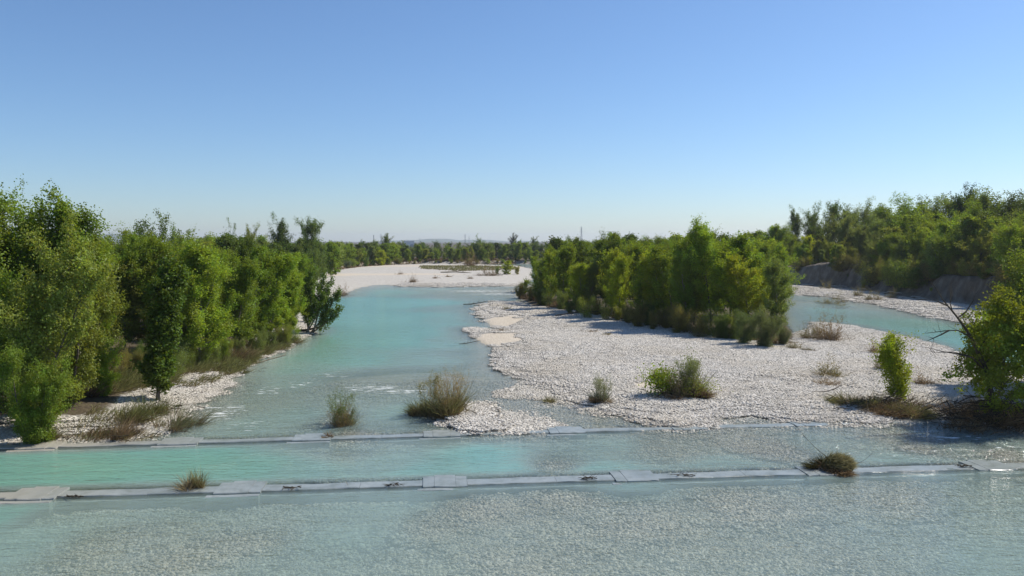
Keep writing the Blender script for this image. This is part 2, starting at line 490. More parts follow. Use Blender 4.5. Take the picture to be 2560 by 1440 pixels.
def fields(X, Y):
    sb = sdist(X, Y, BED)
    wob = vnoise(X, Y, 1.7) * 0.5 + vnoise(X, Y, 0.7) * 0.28
    far = np.clip(np.hypot(X, Y) / 60.0, 1.0, 5.0)
    def bar(poly, rise, top, fall=0.12):
        s0 = sdist(X, Y, poly)
        s = s0 + wob * 0.5 * far
        return s, np.where(s > 0, top * (1 - np.exp(-np.maximum(s0 + 0.15, 0.05) * rise / top)), s * fall)
    w = 1.0 / (((X[..., None] - SND[:, 0]) ** 2 + (Y[..., None] - SND[:, 1]) ** 2) / (0.3 + 0.0006 * (X[..., None] ** 2 + Y[..., None] ** 2)) + 0.3) ** 2
    depth = (w * SND[:, 2]).sum(-1) / w.sum(-1)
    sm, hm = bar(BAR_MAIN, 0.10, 0.38)
    sf, hf = bar(BAR_FAR, 0.05, 0.45)
    sr, hr = bar(BAR_RIGHT, 0.08, 0.4)
    sc, hc = bar(BAR_CLUMP, 0.3, 0.22)
    sl, hl = bar(BAR_LEFT, 0.12, 0.2)
    si = sdist(X, Y, ISLAND)
    land = np.maximum.reduce([sm, sf, sr, sc, sl, -sb])        # >0 on dry gravel or bank
    shore = np.clip(-land / (2.2 * far), 0, 1) ** 0.7
    hw = -depth * shore
    h = np.maximum.reduce([np.where(s > 0, hh, -9.0) for s, hh in ((sm, hm), (sf, hf), (sr, hr), (sc, hc), (sl, hl))])
    h = np.where(land > 0, np.maximum(h, 0.0), hw)
    h = h + np.where(land > 0, 0.4, 0.8) * (vnoise(X, Y, 2.3) * 0.05 + vnoise(X, Y, 0.9) * 0.03)
    h += sstep(0.5, 10, sm) * vnoise(X, Y, 9.0) * 0.22
    # banks
    out = -sb
    right = sstep(40, 56, X) * sstep(70, 85, Y) * (1 - sstep(215, 260, Y))
    farb = sstep(170, 200, Y)
    bank_h = 0.75 + 0.5 * farb + 2.7 * right
    bank_w = 7.0 - 4.5 * farb + (-3.9 + 3.2 * vnoise(X, Y, 4.0) + 1.6 * vnoise(X, Y, 1.5)) * right
    bank_w = np.maximum(bank_w, 1.6)
    bk = np.where(out > 0, sstep(0, 1, out / bank_w) * bank_h * (1 + 0.3 * vnoise(X, Y, 6.0) + 0.6 * right * vnoise(X, Y, 17.0)), 0)
    h = np.where(out > 0, bk + vnoise(X, Y, 2.3) * 0.1 * np.minimum(out, 1), h)
    h += np.clip(si / 4, 0, 1) * 0.3
    h = np.where(Y > 500, h + 0.0, h)
    soil = np.maximum(sstep(0.4, 3.2, out - np.where(Y < 75, 1.6, 0.0)), sstep(-1.6, 1.0, si))
    soil = np.where((out > 0) & (right > 0.5), sstep(3.0, 5.0, out), soil)
    cliff = np.where(out > 0, sstep(-0.3, 0.6, out) * (1 - sstep(3.8, 5.6, out)) * right, 0)
    cliff = np.maximum(cliff, farb * (1 - right) * sstep(-0.5, 0.5, out) * (1 - sstep(1.0, 2.2, out)) * 0.9)
    sand = np.zeros(X.shape)
    for a, b, rx, ry in ((1245, 850, 2.6, 5.0), (1265, 805, 2.2, 6.0), (1625, 975, 1.4, 1.4), (820, 690, 14, 9), (960, 690, 22, 6), (1130, 668, 40, 8), (2330, 752, 8, 1.6)):
        c = g(a, b)
        sand = np.maximum(sand, np.exp(-(((X - c[0]) / rx) ** 2 + ((Y - c[1]) / ry) ** 2) * 1.2))
    sand = sstep(0.3, 0.6, sand + vnoise(X, Y, 1.2) * 0.25)
    return h, soil, cliff, sand, land

def fields_chunked(X, Y):
    n = X.size
    xf, yf = X.ravel(), Y.ravel()
    res = [np.empty(n) for _ in range(5)]
    for i in range(0, n, 40000):
        r = fields(xf[i:i + 40000], yf[i:i + 40000])
        for k in range(5): res[k][i:i + 40000] = r[k]
    return [a.reshape(X.shape) for a in res]

GH, GSOIL, GCLIFF, GSAND, GLAND = fields_chunked(GX, GY)
nx, ny = GX.shape
idx = np.arange(nx * ny).reshape(nx, ny)
quads = np.stack([idx[:-1, :-1], idx[1:, :-1], idx[1:, 1:], idx[:-1, 1:]], -1).reshape(-1, 4)
ground = obj('ground', mesh_np('ground', np.stack([GX, GY, GH], -1).reshape(-1, 3), quads, M_GROUND,
             {'soil': GSOIL.ravel(), 'cliff': GCLIFF.ravel(), 'sand': GSAND.ravel()}, smooth=True))
tag(ground, kind='structure')

def zg(X, Y):
    i = int(np.clip(np.searchsorted(xs, X) - 1, 0, nx - 2)); j = int(np.clip(np.searchsorted(ys, Y) - 1, 0, ny - 2))
    fx = (X - xs[i]) / (xs[i + 1] - xs[i]); fy = (Y - ys[j]) / (ys[j + 1] - ys[j])
    return float((GH[i, j] * (1 - fx) + GH[i + 1, j] * fx) * (1 - fy) + (GH[i, j + 1] * (1 - fx) + GH[i + 1, j + 1] * fx) * fy)

def zg_v(X, Y):
    i = np.clip(np.searchsorted(xs, X) - 1, 0, nx - 2); j = np.clip(np.searchsorted(ys, Y) - 1, 0, ny - 2)
    fx = (X - xs[i]) / (xs[i + 1] - xs[i]); fy = (Y - ys[j]) / (ys[j + 1] - ys[j])
    f = lambda G: (G[i, j] * (1 - fx) + G[i + 1, j] * fx) * (1 - fy) + (G[i, j + 1] * (1 - fx) + G[i + 1, j + 1] * fx) * fy
    return f(GH), f(GSOIL), f(GSAND), f(GLAND)

# ------------------------------------------------------------------ water: a level sheet over the bed
DEP = -GH
# the sills of the two weirs lie just under the surface: no deep water over them
for wa, wb in (((0, 1241), (2560, 1163)), ((0, 1119), (2560, 1044))):
    pa, pb = g(*wa), g(*wb)
    wd = (pb - pa) / np.linalg.norm(pb - pa)
    wdist = np.abs((GX - pa[0]) * wd[1] - (GY - pa[1]) * wd[0])
    DEP = np.minimum(DEP, 0.03 + 1.1 * np.maximum(0, wdist - 0.45))
def blob(lst):
    a = np.zeros(GX.shape)
    for px, py, rx, ry, v in lst:
        c = g(px, py)
        a = np.maximum(a, v * np.exp(-(((GX - c[0]) / rx) ** 2 + ((GY - c[1]) / ry) ** 2)))
    return a
FOAM = blob([(545, 1035, 1.6, 2.5, 1.0), (660, 980, 1.6, 3.0, .9), (620, 1060, 1.5, 1.2, .9), (760, 960, 2.0, 3.0, .8), (830, 940, 2.0, 3.0, .8), (940, 970, 2.6, 2.2, 1.0), (870, 1000, 1.2, 1.0, .9), (1000, 978, 2.5, 1.2, 1.0), (570, 1020, 2.2, 1.4, .9), (600, 1075, 2.2, .8, .7), (1200, 728, 12, 7, 1.0), (1250, 735, 8, 6, 1.0), (1120, 722, 9, 3.5, .7), (2390, 1095, 2.4, .9, 1.0), (2300, 1125, 1.6, .8, .8), (2540, 1120, 1.4, .6, 1.0), (2440, 1160, 1.2, .3, .7), (2220, 1160, 1.2, .25, .8), (1020, 1030, 1.0, 1.2, .6), (730, 930, 3, 4, .55), (700, 985, 2, 3, .55)])
CHOP = blob([(950, 980, 5, 6, .8), (560, 1040, 4, 4, .8), (1210, 730, 16, 10, 1.0), (1640, 1120, 4, 2, .5), (2300, 1120, 5, 2, .9), (740, 930, 5, 12, .6), (2080, 760, 12, 10, .5)]) + 0.1
GREEN = blob([(200, 1170, 9, 3.5, 1.0), (500, 1160, 6, 3, .8), (760, 880, 6, 22, .9), (640, 1000, 5, 10, .8), (2350, 810, 16, 7, 1.0), (2200, 795, 10, 5, .8), (2010, 825, 4, 5, 1.0), (2480, 1120, 4, 2, 1.0), (-200, 1200, 12, 8, 1.0), (1100, 1350, 9, 5, .35), (700, 1440, 9, 4, .5)])
near = DEP > -0.12
fm = near[:-1, :-1] | near[1:, :-1] | near[1:, 1:] | near[:-1, 1:]
wq = quads[fm.ravel()]
used = np.unique(wq)
remap = np.full(nx * ny, -1); remap[used] = np.arange(len(used))
wv = np.stack([GX, GY, np.zeros_like(GX)], -1).reshape(-1, 3)[used]
river = obj('river_water', mesh_np('river_water', wv, remap[wq], M_WATER,
            {'depth': DEP.ravel()[used], 'foam': FOAM.ravel()[used], 'chop': CHOP.ravel()[used], 'green': GREEN.ravel()[used]}, smooth=True))
tag(river, kind='structure')

# ------------------------------------------------------------------ cobbles: patches of loose stones strewn over bed and bars
def ico():
    p = (1 + 5 ** 0.5) / 2
    v = np.array([[-1, p, 0], [1, p, 0], [-1, -p, 0], [1, -p, 0], [0, -1, p], [0, 1, p], [0, -1, -p], [0, 1, -p], [p, 0, -1], [p, 0, 1], [-p, 0, -1], [-p, 0, 1]], float)
    f = np.array([[0, 11, 5], [0, 5, 1], [0, 1, 7], [0, 7, 10], [0, 10, 11], [1, 5, 9], [5, 11, 4], [11, 10, 2], [10, 7, 6], [7, 1, 8], [3, 9, 4], [3, 4, 2], [3, 2, 6], [3, 6, 8], [3, 8, 9], [4, 9, 5], [2, 4, 11], [6, 2, 10], [8, 6, 7], [9, 8, 1]])
    v = unit(v)
    cache, vv, ff = {}, list(v), []
    def mid(a, b):
        k = (min(a, b), max(a, b))
        if k not in cache:
            m = vv[a] + vv[b]; vv.append(m / np.linalg.norm(m)); cache[k] = len(vv) - 1
        return cache[k]
    for a, b, c in f:
        ab, bc, ca = mid(a, b), mid(b, c), mid(c, a)
        ff += [[a, ab, ca], [b, bc, ab], [c, ca, bc], [ab, bc, ca]]
    return v, f, np.array(vv), np.array(ff)
ICO0V, ICO0F, ICO1V, ICO1F = ico()

def stone_patch(name, seed, n, rad, lo, hi):
    r = np.random.default_rng(seed)
    V, F, A, nv = [], [], [], 0
    for k in range(n):
        q = rad * math.sqrt(r.random()); a = r.random() * 6.283
        s = lo + (hi - lo) * r.random() ** 2.2
        sc = s * np.array([1.0 + 0.5 * r.random(), 0.75 + 0.25 * r.random(), 0.32 + 0.2 * r.random()])
        v = ICO1V * (1 + r.normal(0, 0.07, (len(ICO1V), 1))) * sc
        ra = r.random() * 6.283
        # stones lean the same way, as a current lays them
        M = np.array(Matrix.Rotation(ra, 3, 'Z')) @ np.array(Matrix.Rotation(r.normal(0.0, 0.3), 3, 'X')) @ np.array(Matrix.Rotation(r.normal(0, 0.3), 3, 'Y'))
        v = v @ M.T + np.array([q * math.cos(a), q * math.sin(a), s * 0.12 + r.random() * 0.015])
        V.append(v); F.append(ICO1F + nv); nv += len(v)
        A.append(np.full(len(v), r.random()))
    return mesh_np(name, np.concatenate(V), np.concatenate(F), M_STONE, {'rnd': np.concatenate(A)}, smooth=True)

patch_col = bpy.data.collections.new('stone_patches')
for k in range(8):
    po = bpy.data.objects.new('stone_patch', stone_patch('stone_patch', 100 + k, 330, 0.74, 0.022, 0.074))
    patch_col.objects.link(po)

def scatter_group(coll):
    ng = bpy.data.node_groups.new('strew_stones', 'GeometryNodeTree')
    ng.interface.new_socket('Geometry', in_out='INPUT', socket_type='NodeSocketGeometry')
    ng.interface.new_socket('Geometry', in_out='OUTPUT', socket_type='NodeSocketGeometry')
    N, L = ng.nodes, ng.links
    gi = N.new('NodeGroupInput'); go = N.new('NodeGroupOutput')
    ci = N.new('GeometryNodeCollectionInfo'); ci.inputs['Collection'].default_value = coll
    ci.inputs['Separate Children'].default_value = True; ci.inputs['Reset Children'].default_value = True
    io = N.new('GeometryNodeInstanceOnPoints')
    io.inputs['Pick Instance'].default_value = True
    rr = N.new('FunctionNodeRandomValue'); rr.data_type = 'FLOAT_VECTOR'
    rr.inputs[0].default_value = (0, 0, 0); rr.inputs[1].default_value = (0.0, 0.0, 6.283)
    sc = N.new('GeometryNodeInputNamedAttribute'); sc.data_type = 'FLOAT'; sc.inputs[0].default_value = 'size'
    L.new(gi.outputs[0], io.inputs['Points']); L.new(ci.outputs[0], io.inputs['Instance'])
    L.new(rr.outputs[0], io.inputs['Rotation']); L.new(sc.outputs[0], io.inputs['Scale'])
    L.new(io.outputs[0], go.inputs[0])
    return ng
STREW = scatter_group(patch_col)

def strew(name, X, Y, Z, size, label, cat):
    me = bpy.data.meshes.new(name)
    me.vertices.add(len(X))
    me.vertices.foreach_set('co', np.stack([X, Y, Z], -1).astype(np.float32).ravel())
    at = me.attributes.new('size', 'FLOAT', 'POINT'); at.data.foreach_set('value', np.asarray(size, np.float32))
    me.materials.append(M_STONE)
    o = obj(name, me)
    md = o.modifiers.new('strew', 'NODES'); md.node_group = STREW
    tag(o, label, cat, kind='stuff')
    return o

def cand(x0, x1, y0, y1, sp):
    a, b = np.meshgrid(np.arange(x0, x1, sp), np.arange(y0, y1, sp), indexing='ij')
    a = a.ravel() + rng.uniform(-.5, .5, a.size) * sp; b = b.ravel() + rng.uniform(-.5, .5, b.size) * sp
    return a, b
def in_view(X, Y, m=3.0):
    return (np.abs(X) < Y * 0.66 + m)

# the shallow bed before and between the sills, the shallows beyond
X, Y = cand(-26, 28, 16, 46, 0.56)
Z, so, sa, la = zg_v(X, Y)
k = in_view(X, Y) & (la < 0.2) & (Z > -0.62) & (so < 0.3)
strew('river_bed_cobbles', X[k], Y[k], Z[k], 0.6 + 0.5 * rng.random(k.sum()) ** 1.6, 'grey cobbles lying under the clear shallow water in the foreground', 'cobbles')
X, Y = cand(-30, 70, 30, 80, 0.47)
Z, so, sa, la = zg_v(X, Y)
k = in_view(X, Y, 5) & (la >= 0.2) & (sa < 0.45 + 0.3 * rng.random(len(X))) & (so < 0.45)
strew('gravel_bar_cobbles', X[k], Y[k], Z[k], 0.55 + 0.5 * rng.random(k.sum()) ** 2, 'pale cobbles covering the broad gravel bar in front of the wooded island', 'cobbles')
X, Y = cand(-20, 90, 80, 150, 1.25)
Z, so, sa, la = zg_v(X, Y)
k = in_view(X, Y, 5) & (la >= 0.0) & (sa < 0.5) & (so < 0.4) & (Z < 0.5)
strew('far_shore_cobbles', X[k], Y[k], Z[k], rng.uniform(1.0, 1.5, k.sum()), 'pale cobbles strewn along the shores beyond the island', 'cobbles')

# ------------------------------------------------------------------ vegetation builders
def leaf_mesh(name, C, L, W, clump, r, up=0.5, droop=0.0, mat=None):
    """many small rhombic leaves, one per centre"""
    n = len(C)
    nrm = unit(r.normal(0, 1, (n, 3)) + np.array([0, 0, up]))
    u = unit(np.cross(nrm, unit(r.normal(0, 1, (n, 3)))))
    u[:, 2] -= droop; u = unit(u)
    v = unit(np.cross(nrm, u))
    nn = np.cross(u, v)
    l = (L * r.uniform(0.65, 1.25, n))[:, None] * 0.5
    w = (W * r.uniform(0.7, 1.2, n))[:, None] * 0.5
    fold = nn * w * 0.35
    V = np.stack([C - u * l, C + v * w + fold - u * l * 0.15, C + u * l, C - v * w + fold - u * l * 0.15], 1).reshape(-1, 3)
    i = np.arange(n) * 4
    F = np.concatenate([np.stack([i, i + 1, i + 2], -1), np.stack([i, i + 2, i + 3], -1)])
    rnd = np.repeat(r.random(n), 4)
    return mesh_np(name, V, F, mat or M_LEAF, {'rnd': rnd, 'clump': np.repeat(clump, 4)})

def curve(p, d, length, n, up, r, wob=0.12):
    """polyline starting at p in direction d that bends by `up` towards the sky"""
    pts = [np.array(p, float)]
    d = np.array(d, float) / np.linalg.norm(d)
    for k in range(n):
        d = d + np.array([0, 0, up / n]) + r.normal(0, wob / n ** 0.5, 3)
        d = d / np.linalg.norm(d)
        pts.append(pts[-1] + d * length / n)
    return np.array(pts)

def tree_meshes(kind, seed, H, prof, t0=0.15, nprim=30, tilt=(70, 25), up=0.5, nsec=7, sec=0.3, per=55, sig=0.16, leaf=0.1, aspect=0.7, stems=1,
                spread=0.0, lean=(0, 0), trunk_r=0.09, bark=None, upleaf=0.5, sigz=1.0, droop=0.0, bare=0.0, jitter=0.35):
    """returns (trunk mesh, crown mesh) of a tree of height H; prof(t) is crown radius at relative height t"""
    r = np.random.default_rng(seed)
    bag, limb = Bag(), Bag()
    cl_pos, cl_id, cid = [], [], 0
    for s in range(stems):
        a = 6.283 * s / stems + r.random() * 2
        off = np.array([math.cos(a), math.sin(a), 0]) * spread * (0.12 if stems > 1 else 0)
        hs = H * (1.0 if s == 0 else r.uniform(0.68, 0.96))
        d0 = np.array([lean[0], lean[1], 1.0]) + np.array([math.cos(a), math.sin(a), 0]) * (spread / H if stems > 1 else 0)
        tr = curve(off + np.array([0, 0, -0.25]), d0, hs * 1.03, 9, 0.25 if lean == (0, 0) else 0.12, r, 0.16)
        tr[:, 2] *= hs / max(tr[-1, 2], 0.1)
        tr[0, 2] = -0.25
        rad = trunk_r * (1 if s == 0 else 0.75) * np.linspace(1.0, 0.14, len(tr)) ** 0.85
        rad[0] *= 1.35
        bag.tube(tr, rad, 7)
        npr = max(5, int(nprim / stems ** 0.6))
        for k in range(npr):
            t = t0 + (1 - t0) * ((k + r.random()) / npr)
            if r.random() < bare: continue
            f = t * (len(tr) - 1); i = min(int(f), len(tr) - 2); p = tr[i] * (1 - f + i) + tr[i + 1] * (f - i)
            az = k * 2.4 + r.normal(0, 0.5)
            th = R(tilt[0] + (tilt[1] - tilt[0]) * t + r.normal(0, 8))
            rad_c = prof(t) * r.uniform(1 - jitter, 1 + jitter * 0.7) / (stems ** 0.35)
            ln = max(rad_c / max(math.sin(th), 0.35), 0.12 * H * 0.3)
            br = curve(p, (math.cos(az) * math.sin(th), math.sin(az) * math.sin(th), math.cos(th)), ln, 5, up, r, 0.25)
            limb.tube(br, np.linspace(0.32, 0.07, 6) * trunk_r * (1.1 - 0.6 * t), 4)
            for q in range(nsec):
                u_ = 0.25 + 0.75 * (q + r.random()) / nsec
                f2 = u_ * 5; i2 = min(int(f2), 4); p2 = br[i2] * (1 - f2 + i2) + br[i2 + 1] * (f2 - i2)
                d2 = unit(br[i2 + 1] - br[i2]) + r.normal(0, 0.65, 3) + np.array([0, 0, up * 0.5])
                l2 = sec * (0.5 + 0.8 * r.random()) * (0.4 + ln * 0.35)
                tw = curve(p2, d2, l2, 2, up * 0.6, r, 0.2)
                if q % 2 == 0:
                    limb.tube(tw, np.array([0.09, 0.06, 0.03]) * trunk_r, 3)
                n = max(3, int(per * r.uniform(0.5, 1.4)))
                w = r.random(n)[:, None] * 1.15
                c = tw[0] * (1 - w) + tw[2] * w + r.normal(0, sig, (n, 3)) * np.array([1, 1, sigz])
                cl_pos.append(c); cl_id.append(np.full(n, (cid * 0.618) % 1.0)); cid += 1
        # leader
        n = per * 3
        w = r.uniform(0.82, 1.03, n); f = w * (len(tr) - 1); i = np.clip(f.astype(int), 0, len(tr) - 2)
        cl_pos.append(tr[i] * (1 - f + i)[:, None] + tr[i + 1] * (f - i)[:, None] + r.normal(0, sig * 0.8, (n, 3)) * np.array([1, 1, sigz])); cl_id.append(np.full(n, r.random()))
    C = np.concatenate(cl_pos); K = np.concatenate(cl_id)
    k = C[:, 2] > 0.05
    crown = leaf_mesh(kind + '_crown', C[k], leaf, leaf * aspect, K[k], r, upleaf, droop)
    trunk = bag.mesh(kind + '_trunk', bark or M_BARK)
    limbs = limb.mesh(kind + '_limbs', bark or M_BARK)
    return trunk, crown, float(np.percentile(C[:, 2], 99.7)), limbs

def P_poplar(w): return lambda t: w * (0.55 + 0.75 * math.sin(min(1, (t * 1.05)) * 3.0)) * (1 - t) ** 0.35 + 0.12
def P_round(w): return lambda t: w * math.sqrt(max(0.03, 1 - ((t - 0.58) / 0.5) ** 2))
def P_column(w): return lambda t: w * min(1, 0.45 + 3 * t) * (1 - max(0, t - 0.75) * 2.6)
def P_egg(w): return lambda t: w * math.sqrt(max(0.04, 1 - ((t - 0.42) / 0.62) ** 2))

PROTO = {}
def proto(key, n, **kw):
    PROTO[key] = [tree_meshes(key, 1000 + hash_(key) + 17 * i, **kw) for i in range(n)]
def hash_(s):
    return sum((i + 1) * ord(c) for i, c in enumerate(s)) % 5000

proto('poplar', 6, H=9.0, prof=P_poplar(1.75), t0=0.12, nprim=40, tilt=(66, 28), up=0.38, nsec=8, sec=0.75, per=72, sig=0.155, leaf=0.15, aspect=0.8, trunk_r=0.10, bark=M_PALEBARK, sigz=1.15, jitter=0.45)
proto('tuft', 3, H=10.5, prof=P_poplar(2.1), t0=0.10, nprim=40, tilt=(62, 22), up=0.55, nsec=8, sec=0.65, per=80, sig=0.20, leaf=0.155, aspect=0.8, trunk_r=0.12, bark=M_BARK, sigz=1.35, jitter=0.5)
proto('loose', 4, H=8.0, prof=P_round(2.6), t0=0.06, nprim=48, tilt=(80, 30), up=0.35, nsec=9, sec=0.65, per=62, sig=0.19, leaf=0.145, aspect=0.7, stems=3, spread=1.9, trunk_r=0.11, jitter=0.45)
proto('column', 1, H=6.6, prof=P_column(0.66), t0=0.12, nprim=56, tilt=(52, 24), up=0.6, nsec=6, sec=0.5, per=80, sig=0.13, leaf=0.14, aspect=0.85, trunk_r=0.09, jitter=0.55)
proto('willow', 3, H=3.0, prof=P_egg(1.6), t0=0.02, nprim=30, tilt=(66, 15), up=0.3, nsec=9, sec=0.5, per=56, sig=0.16, leaf=0.11, aspect=0.35, stems=5, spread=1.3, trunk_r=0.035, upleaf=0.2)
proto('brush', 3, H=2.2, prof=P_egg(1.3), t0=0.02, nprim=24, tilt=(62, 18), up=0.3, nsec=7, sec=0.6, per=20, sig=0.16, leaf=0.10, aspect=0.4, stems=6, spread=1.2, trunk_r=0.032, upleaf=0.2)
proto('lime', 1, H=3.2, prof=P_poplar(0.75), t0=0.08, nprim=32, tilt=(48, 16), up=0.7, nsec=6, sec=0.6, per=50, sig=0.095, leaf=0.10, aspect=0.75, stems=2, spread=0.35, trunk_r=0.04, sigz=1.6)
proto('farpop', 5, H=9.0, prof=P_poplar(2.0), t0=0.02, nprim=34, tilt=(68, 28), up=0.3, nsec=7, sec=0.6, per=38, sig=0.26, leaf=0.29, aspect=0.8, trunk_r=0.10, sigz=1.1, bark=M_PALEBARK, jitter=0.45)
proto('farround', 5, H=11.0, prof=P_round(3.9), t0=0.04, nprim=40, tilt=(76, 28), up=0.25, nsec=8, sec=0.5, per=44, sig=0.34, leaf=0.31, aspect=0.8, trunk_r=0.17, jitter=0.5)
proto('fartall', 4, H=13.0, prof=P_egg(3.4), t0=0.03, nprim=50, tilt=(72, 26), up=0.3, nsec=8, sec=0.5, per=40, sig=0.32, leaf=0.28, aspect=0.8, trunk_r=0.15, sigz=1.1, jitter=0.5)
proto('farshrub', 3, H=2.8, prof=P_egg(1.9), t0=0.02, nprim=20, tilt=(68, 18), up=0.25, nsec=6, sec=0.5, per=26, sig=0.24, leaf=0.2, aspect=0.6, stems=3, spread=1.1, trunk_r=0.035)

# leaf colours, as reflectances
GREEN_A = (0.192, 0.261, 0.027)     # fresh poplar
GREEN_B = (0.152, 0.215, 0.025)     # deeper poplar
GREEN_D = (0.085, 0.128, 0.025)     # dark
LIME = (0.263, 0.319, 0.023)
OLIVE = (0.211, 0.248, 0.047)
GREYG = (0.173, 0.217, 0.064)
BLUEG = (0.118, 0.173, 0.043)
BROWNG = (0.185, 0.172, 0.053)

def plant(name, key, X, Y, H, width=1.0, col=GREEN_A, label=None, cat='tree', group=None, variant=None, rz=None, z=None, tilt=(0, 0)):
    trunk, crown, H0, limbs = PROTO[key][random.randrange(len(PROTO[key])) if variant is None else variant]
    s = H / H0
    z = zg(X, Y) if z is None else z
    e = empty(name, (X, Y, z), random.uniform(0, 6.283) if rz is None else rz, (s * width, s * width, s))
    e.rotation_euler = (tilt[0], tilt[1], e.rotation_euler[2])
    tk = obj('trunk', trunk, e)
    obj('limbs', limbs, tk)['kind'] = 'stuff'
    c = obj('crown', crown, e)
    v = random.uniform(0.84, 1.16); j = lambda a: a * v * random.uniform(0.96, 1.04)
    c.color = (j(col[0]), j(col[1]), j(col[2]), 1)
    return tag(e, label, cat, group)

def pl(pts, x):
    return float(np.interp(x, [p[0] for p in pts], [p[1] for p in pts]))

def at_px(px, bpy_, zb=None):
    """ground point seen at (px, row bpy_), on the terrain"""
    z = 0.5 if zb is None else zb
    for _ in range(3):
        p = g(px, bpy_, z)
        if zb is not None: break
        z = zg(p[0], p[1])
    return p

def single(name, key, px, by, ty, width=1.0, col=GREEN_A, label=None, cat='tree', group=None, zb=None, **kw):
    p = at_px(px, by, zb)
    z = zg(p[0], p[1])
    H = top_z(ty, p[1]) - z
    return plant(name, key, p[0], p[1], max(H, 0.5), width, col, label, cat, group, **kw)

ORD = ['first', 'second', 'third', 'fourth', 'fifth', 'sixth', 'seventh', 'eighth', 'ninth', 'tenth', 'eleventh', 'twelfth', 'thirteenth', 'fourteenth', 'fifteenth', 'sixteenth', 'seventeenth', 'eighteenth', 'nineteenth', 'twentieth', 'twenty-first', 'twenty-second', 'twenty-third', 'twenty-fourth', 'twenty-fifth', 'twenty-sixth', 'twenty-seventh', 'twenty-eighth', 'twenty-ninth', 'thirtieth']
FOOT = [(740, 689), (800, 680), (900, 668), (1050, 661), (1160, 662), (1290, 659), (1420, 662), (1640, 676), (1800, 694), (1980, 713), (2070, 719), (2150, 726), (2300, 750), (2420, 763), (2560, 788), (2800, 830)]
def foot_dist(px):
    """forward distance of the foot of the far and right banks in column px"""
    return g(px, pl(FOOT, px))[1]

def bank(name, key, px, off, ty, width, col, label, cat='tree', group=None, **kw):
    """a plant `off` metres behind the foot of the far or right bank"""
    Y = foot_dist(px) + off
    X = x_at(px, Y)
    return plant(name, key, X, Y, max(top_z(ty, Y) - zg(X, Y), 0.6), width, col, label, cat, group, **kw)

def bank_row(name, keys, x0, x1, dx, off, top, cols, label, group, cat='tree', joff=2.0, jt=8, width=(0.9, 1.3)):
    x = x0
    while x <= x1:
        px = x + random.uniform(-.35, .35) * dx
        bank(name, random.choice(keys), px, off + random.uniform(-joff, joff), pl(top, px) + random.uniform(-jt, jt), random.uniform(*width), random.choice(cols), label, cat, group)
        x += dx * random.uniform(0.8, 1.2)

def row(name, keys, x0, x1, dx, base, top, cols, label, group, cat='tree', jb=6, jt=10, width=(0.85, 1.15), zb=None, ordinal=None):
    x = x0
    n = 0
    while x <= x1:
        px = x + random.uniform(-.35, .35) * dx
        single(name, random.choice(keys), px, pl(base, px) + random.uniform(-jb, jb), pl(top, px) + random.uniform(-jt, jt), random.uniform(*width), random.choice(cols), label if ordinal is None else ordinal % ORD[n], cat, group, zb)
        n += 1
        x += dx * random.uniform(0.8, 1.2)

# ---- left bank wood
LBL_L = 'young green poplar in the dense wood on the left bank'
GRP_L = 'poplars of the left bank wood'
row('poplar_tree', ['poplar'], 505, 730, 42, [(430, 950), (560, 890), (740, 838)], [(430, 650), (520, 622), (600, 648), (640, 618), (700, 668), (760, 695)], [GREEN_A, GREEN_A, GREEN_B], LBL_L, GRP_L, jt=22, width=(0.95, 1.3), ordinal='%s poplar from the left along the front of the left bank wood')
row('poplar_tree', ['poplar', 'tuft'], 220, 770, 46, [(220, 890), (460, 880), (780, 800)], [(230, 600), (330, 610), (440, 600), (560, 612), (640, 615), (700, 640), (770, 650)], [GREEN_A, GREEN_B, GREEN_D, OLIVE], LBL_L, GRP_L, jt=24, width=(0.95, 1.35))
row('poplar_tree', ['poplar', 'loose'], -260, 760, 58, [(-260, 890), (200, 850), (780, 775)], [(-260, 560), (100, 575), (250, 595), (450, 600), (600, 600), (760, 625)], [GREEN_A, GREEN_B, OLIVE], LBL_L, GRP_L, jt=20, width=(0.95, 1.35))
row('poplar_tree', ['farpop', 'farround'], 180, 800, 40, [(180, 790), (800, 722)], [(200, 590), (330, 598), (560, 597), (800, 610)], [GREEN_A, GREEN_B, OLIVE, GREEN_D], LBL_L, GRP_L, width=(1.0, 1.4))
row('poplar_tree', ['farpop', 'farround'], 480, 850, 28, [(480, 720), (850, 690)], [(480, 600), (700, 598), (850, 608)], [GREEN_A, GREEN_B, GREEN_D, BLUEG], LBL_L, GRP_L, width=(1.0, 1.3))
# tall poplars against the sky
single('poplar_tree', 'tuft', -60, 985, 470, 1.3, GREEN_B, 'tall poplar cut off by the left edge of the picture')
single('poplar_tree', 'tuft', 14, 965, 490, 1.15, GREEN_B, 'tall tufted poplar at the left edge against the sky')
single('poplar_tree', 'tuft', 68, 955, 500, 0.9, GREEN_B, 'slim dark poplar top second from the left edge')
single('poplar_tree', 'tuft', 132, 950, 484, 1.05, GREEN_B, 'tallest tufted poplar above the olive tree on the left bank')
single('poplar_tree', 'tuft', 192, 950, 520, 1.15, GREEN_B, 'poplar with sloping right side ending the tall left group')
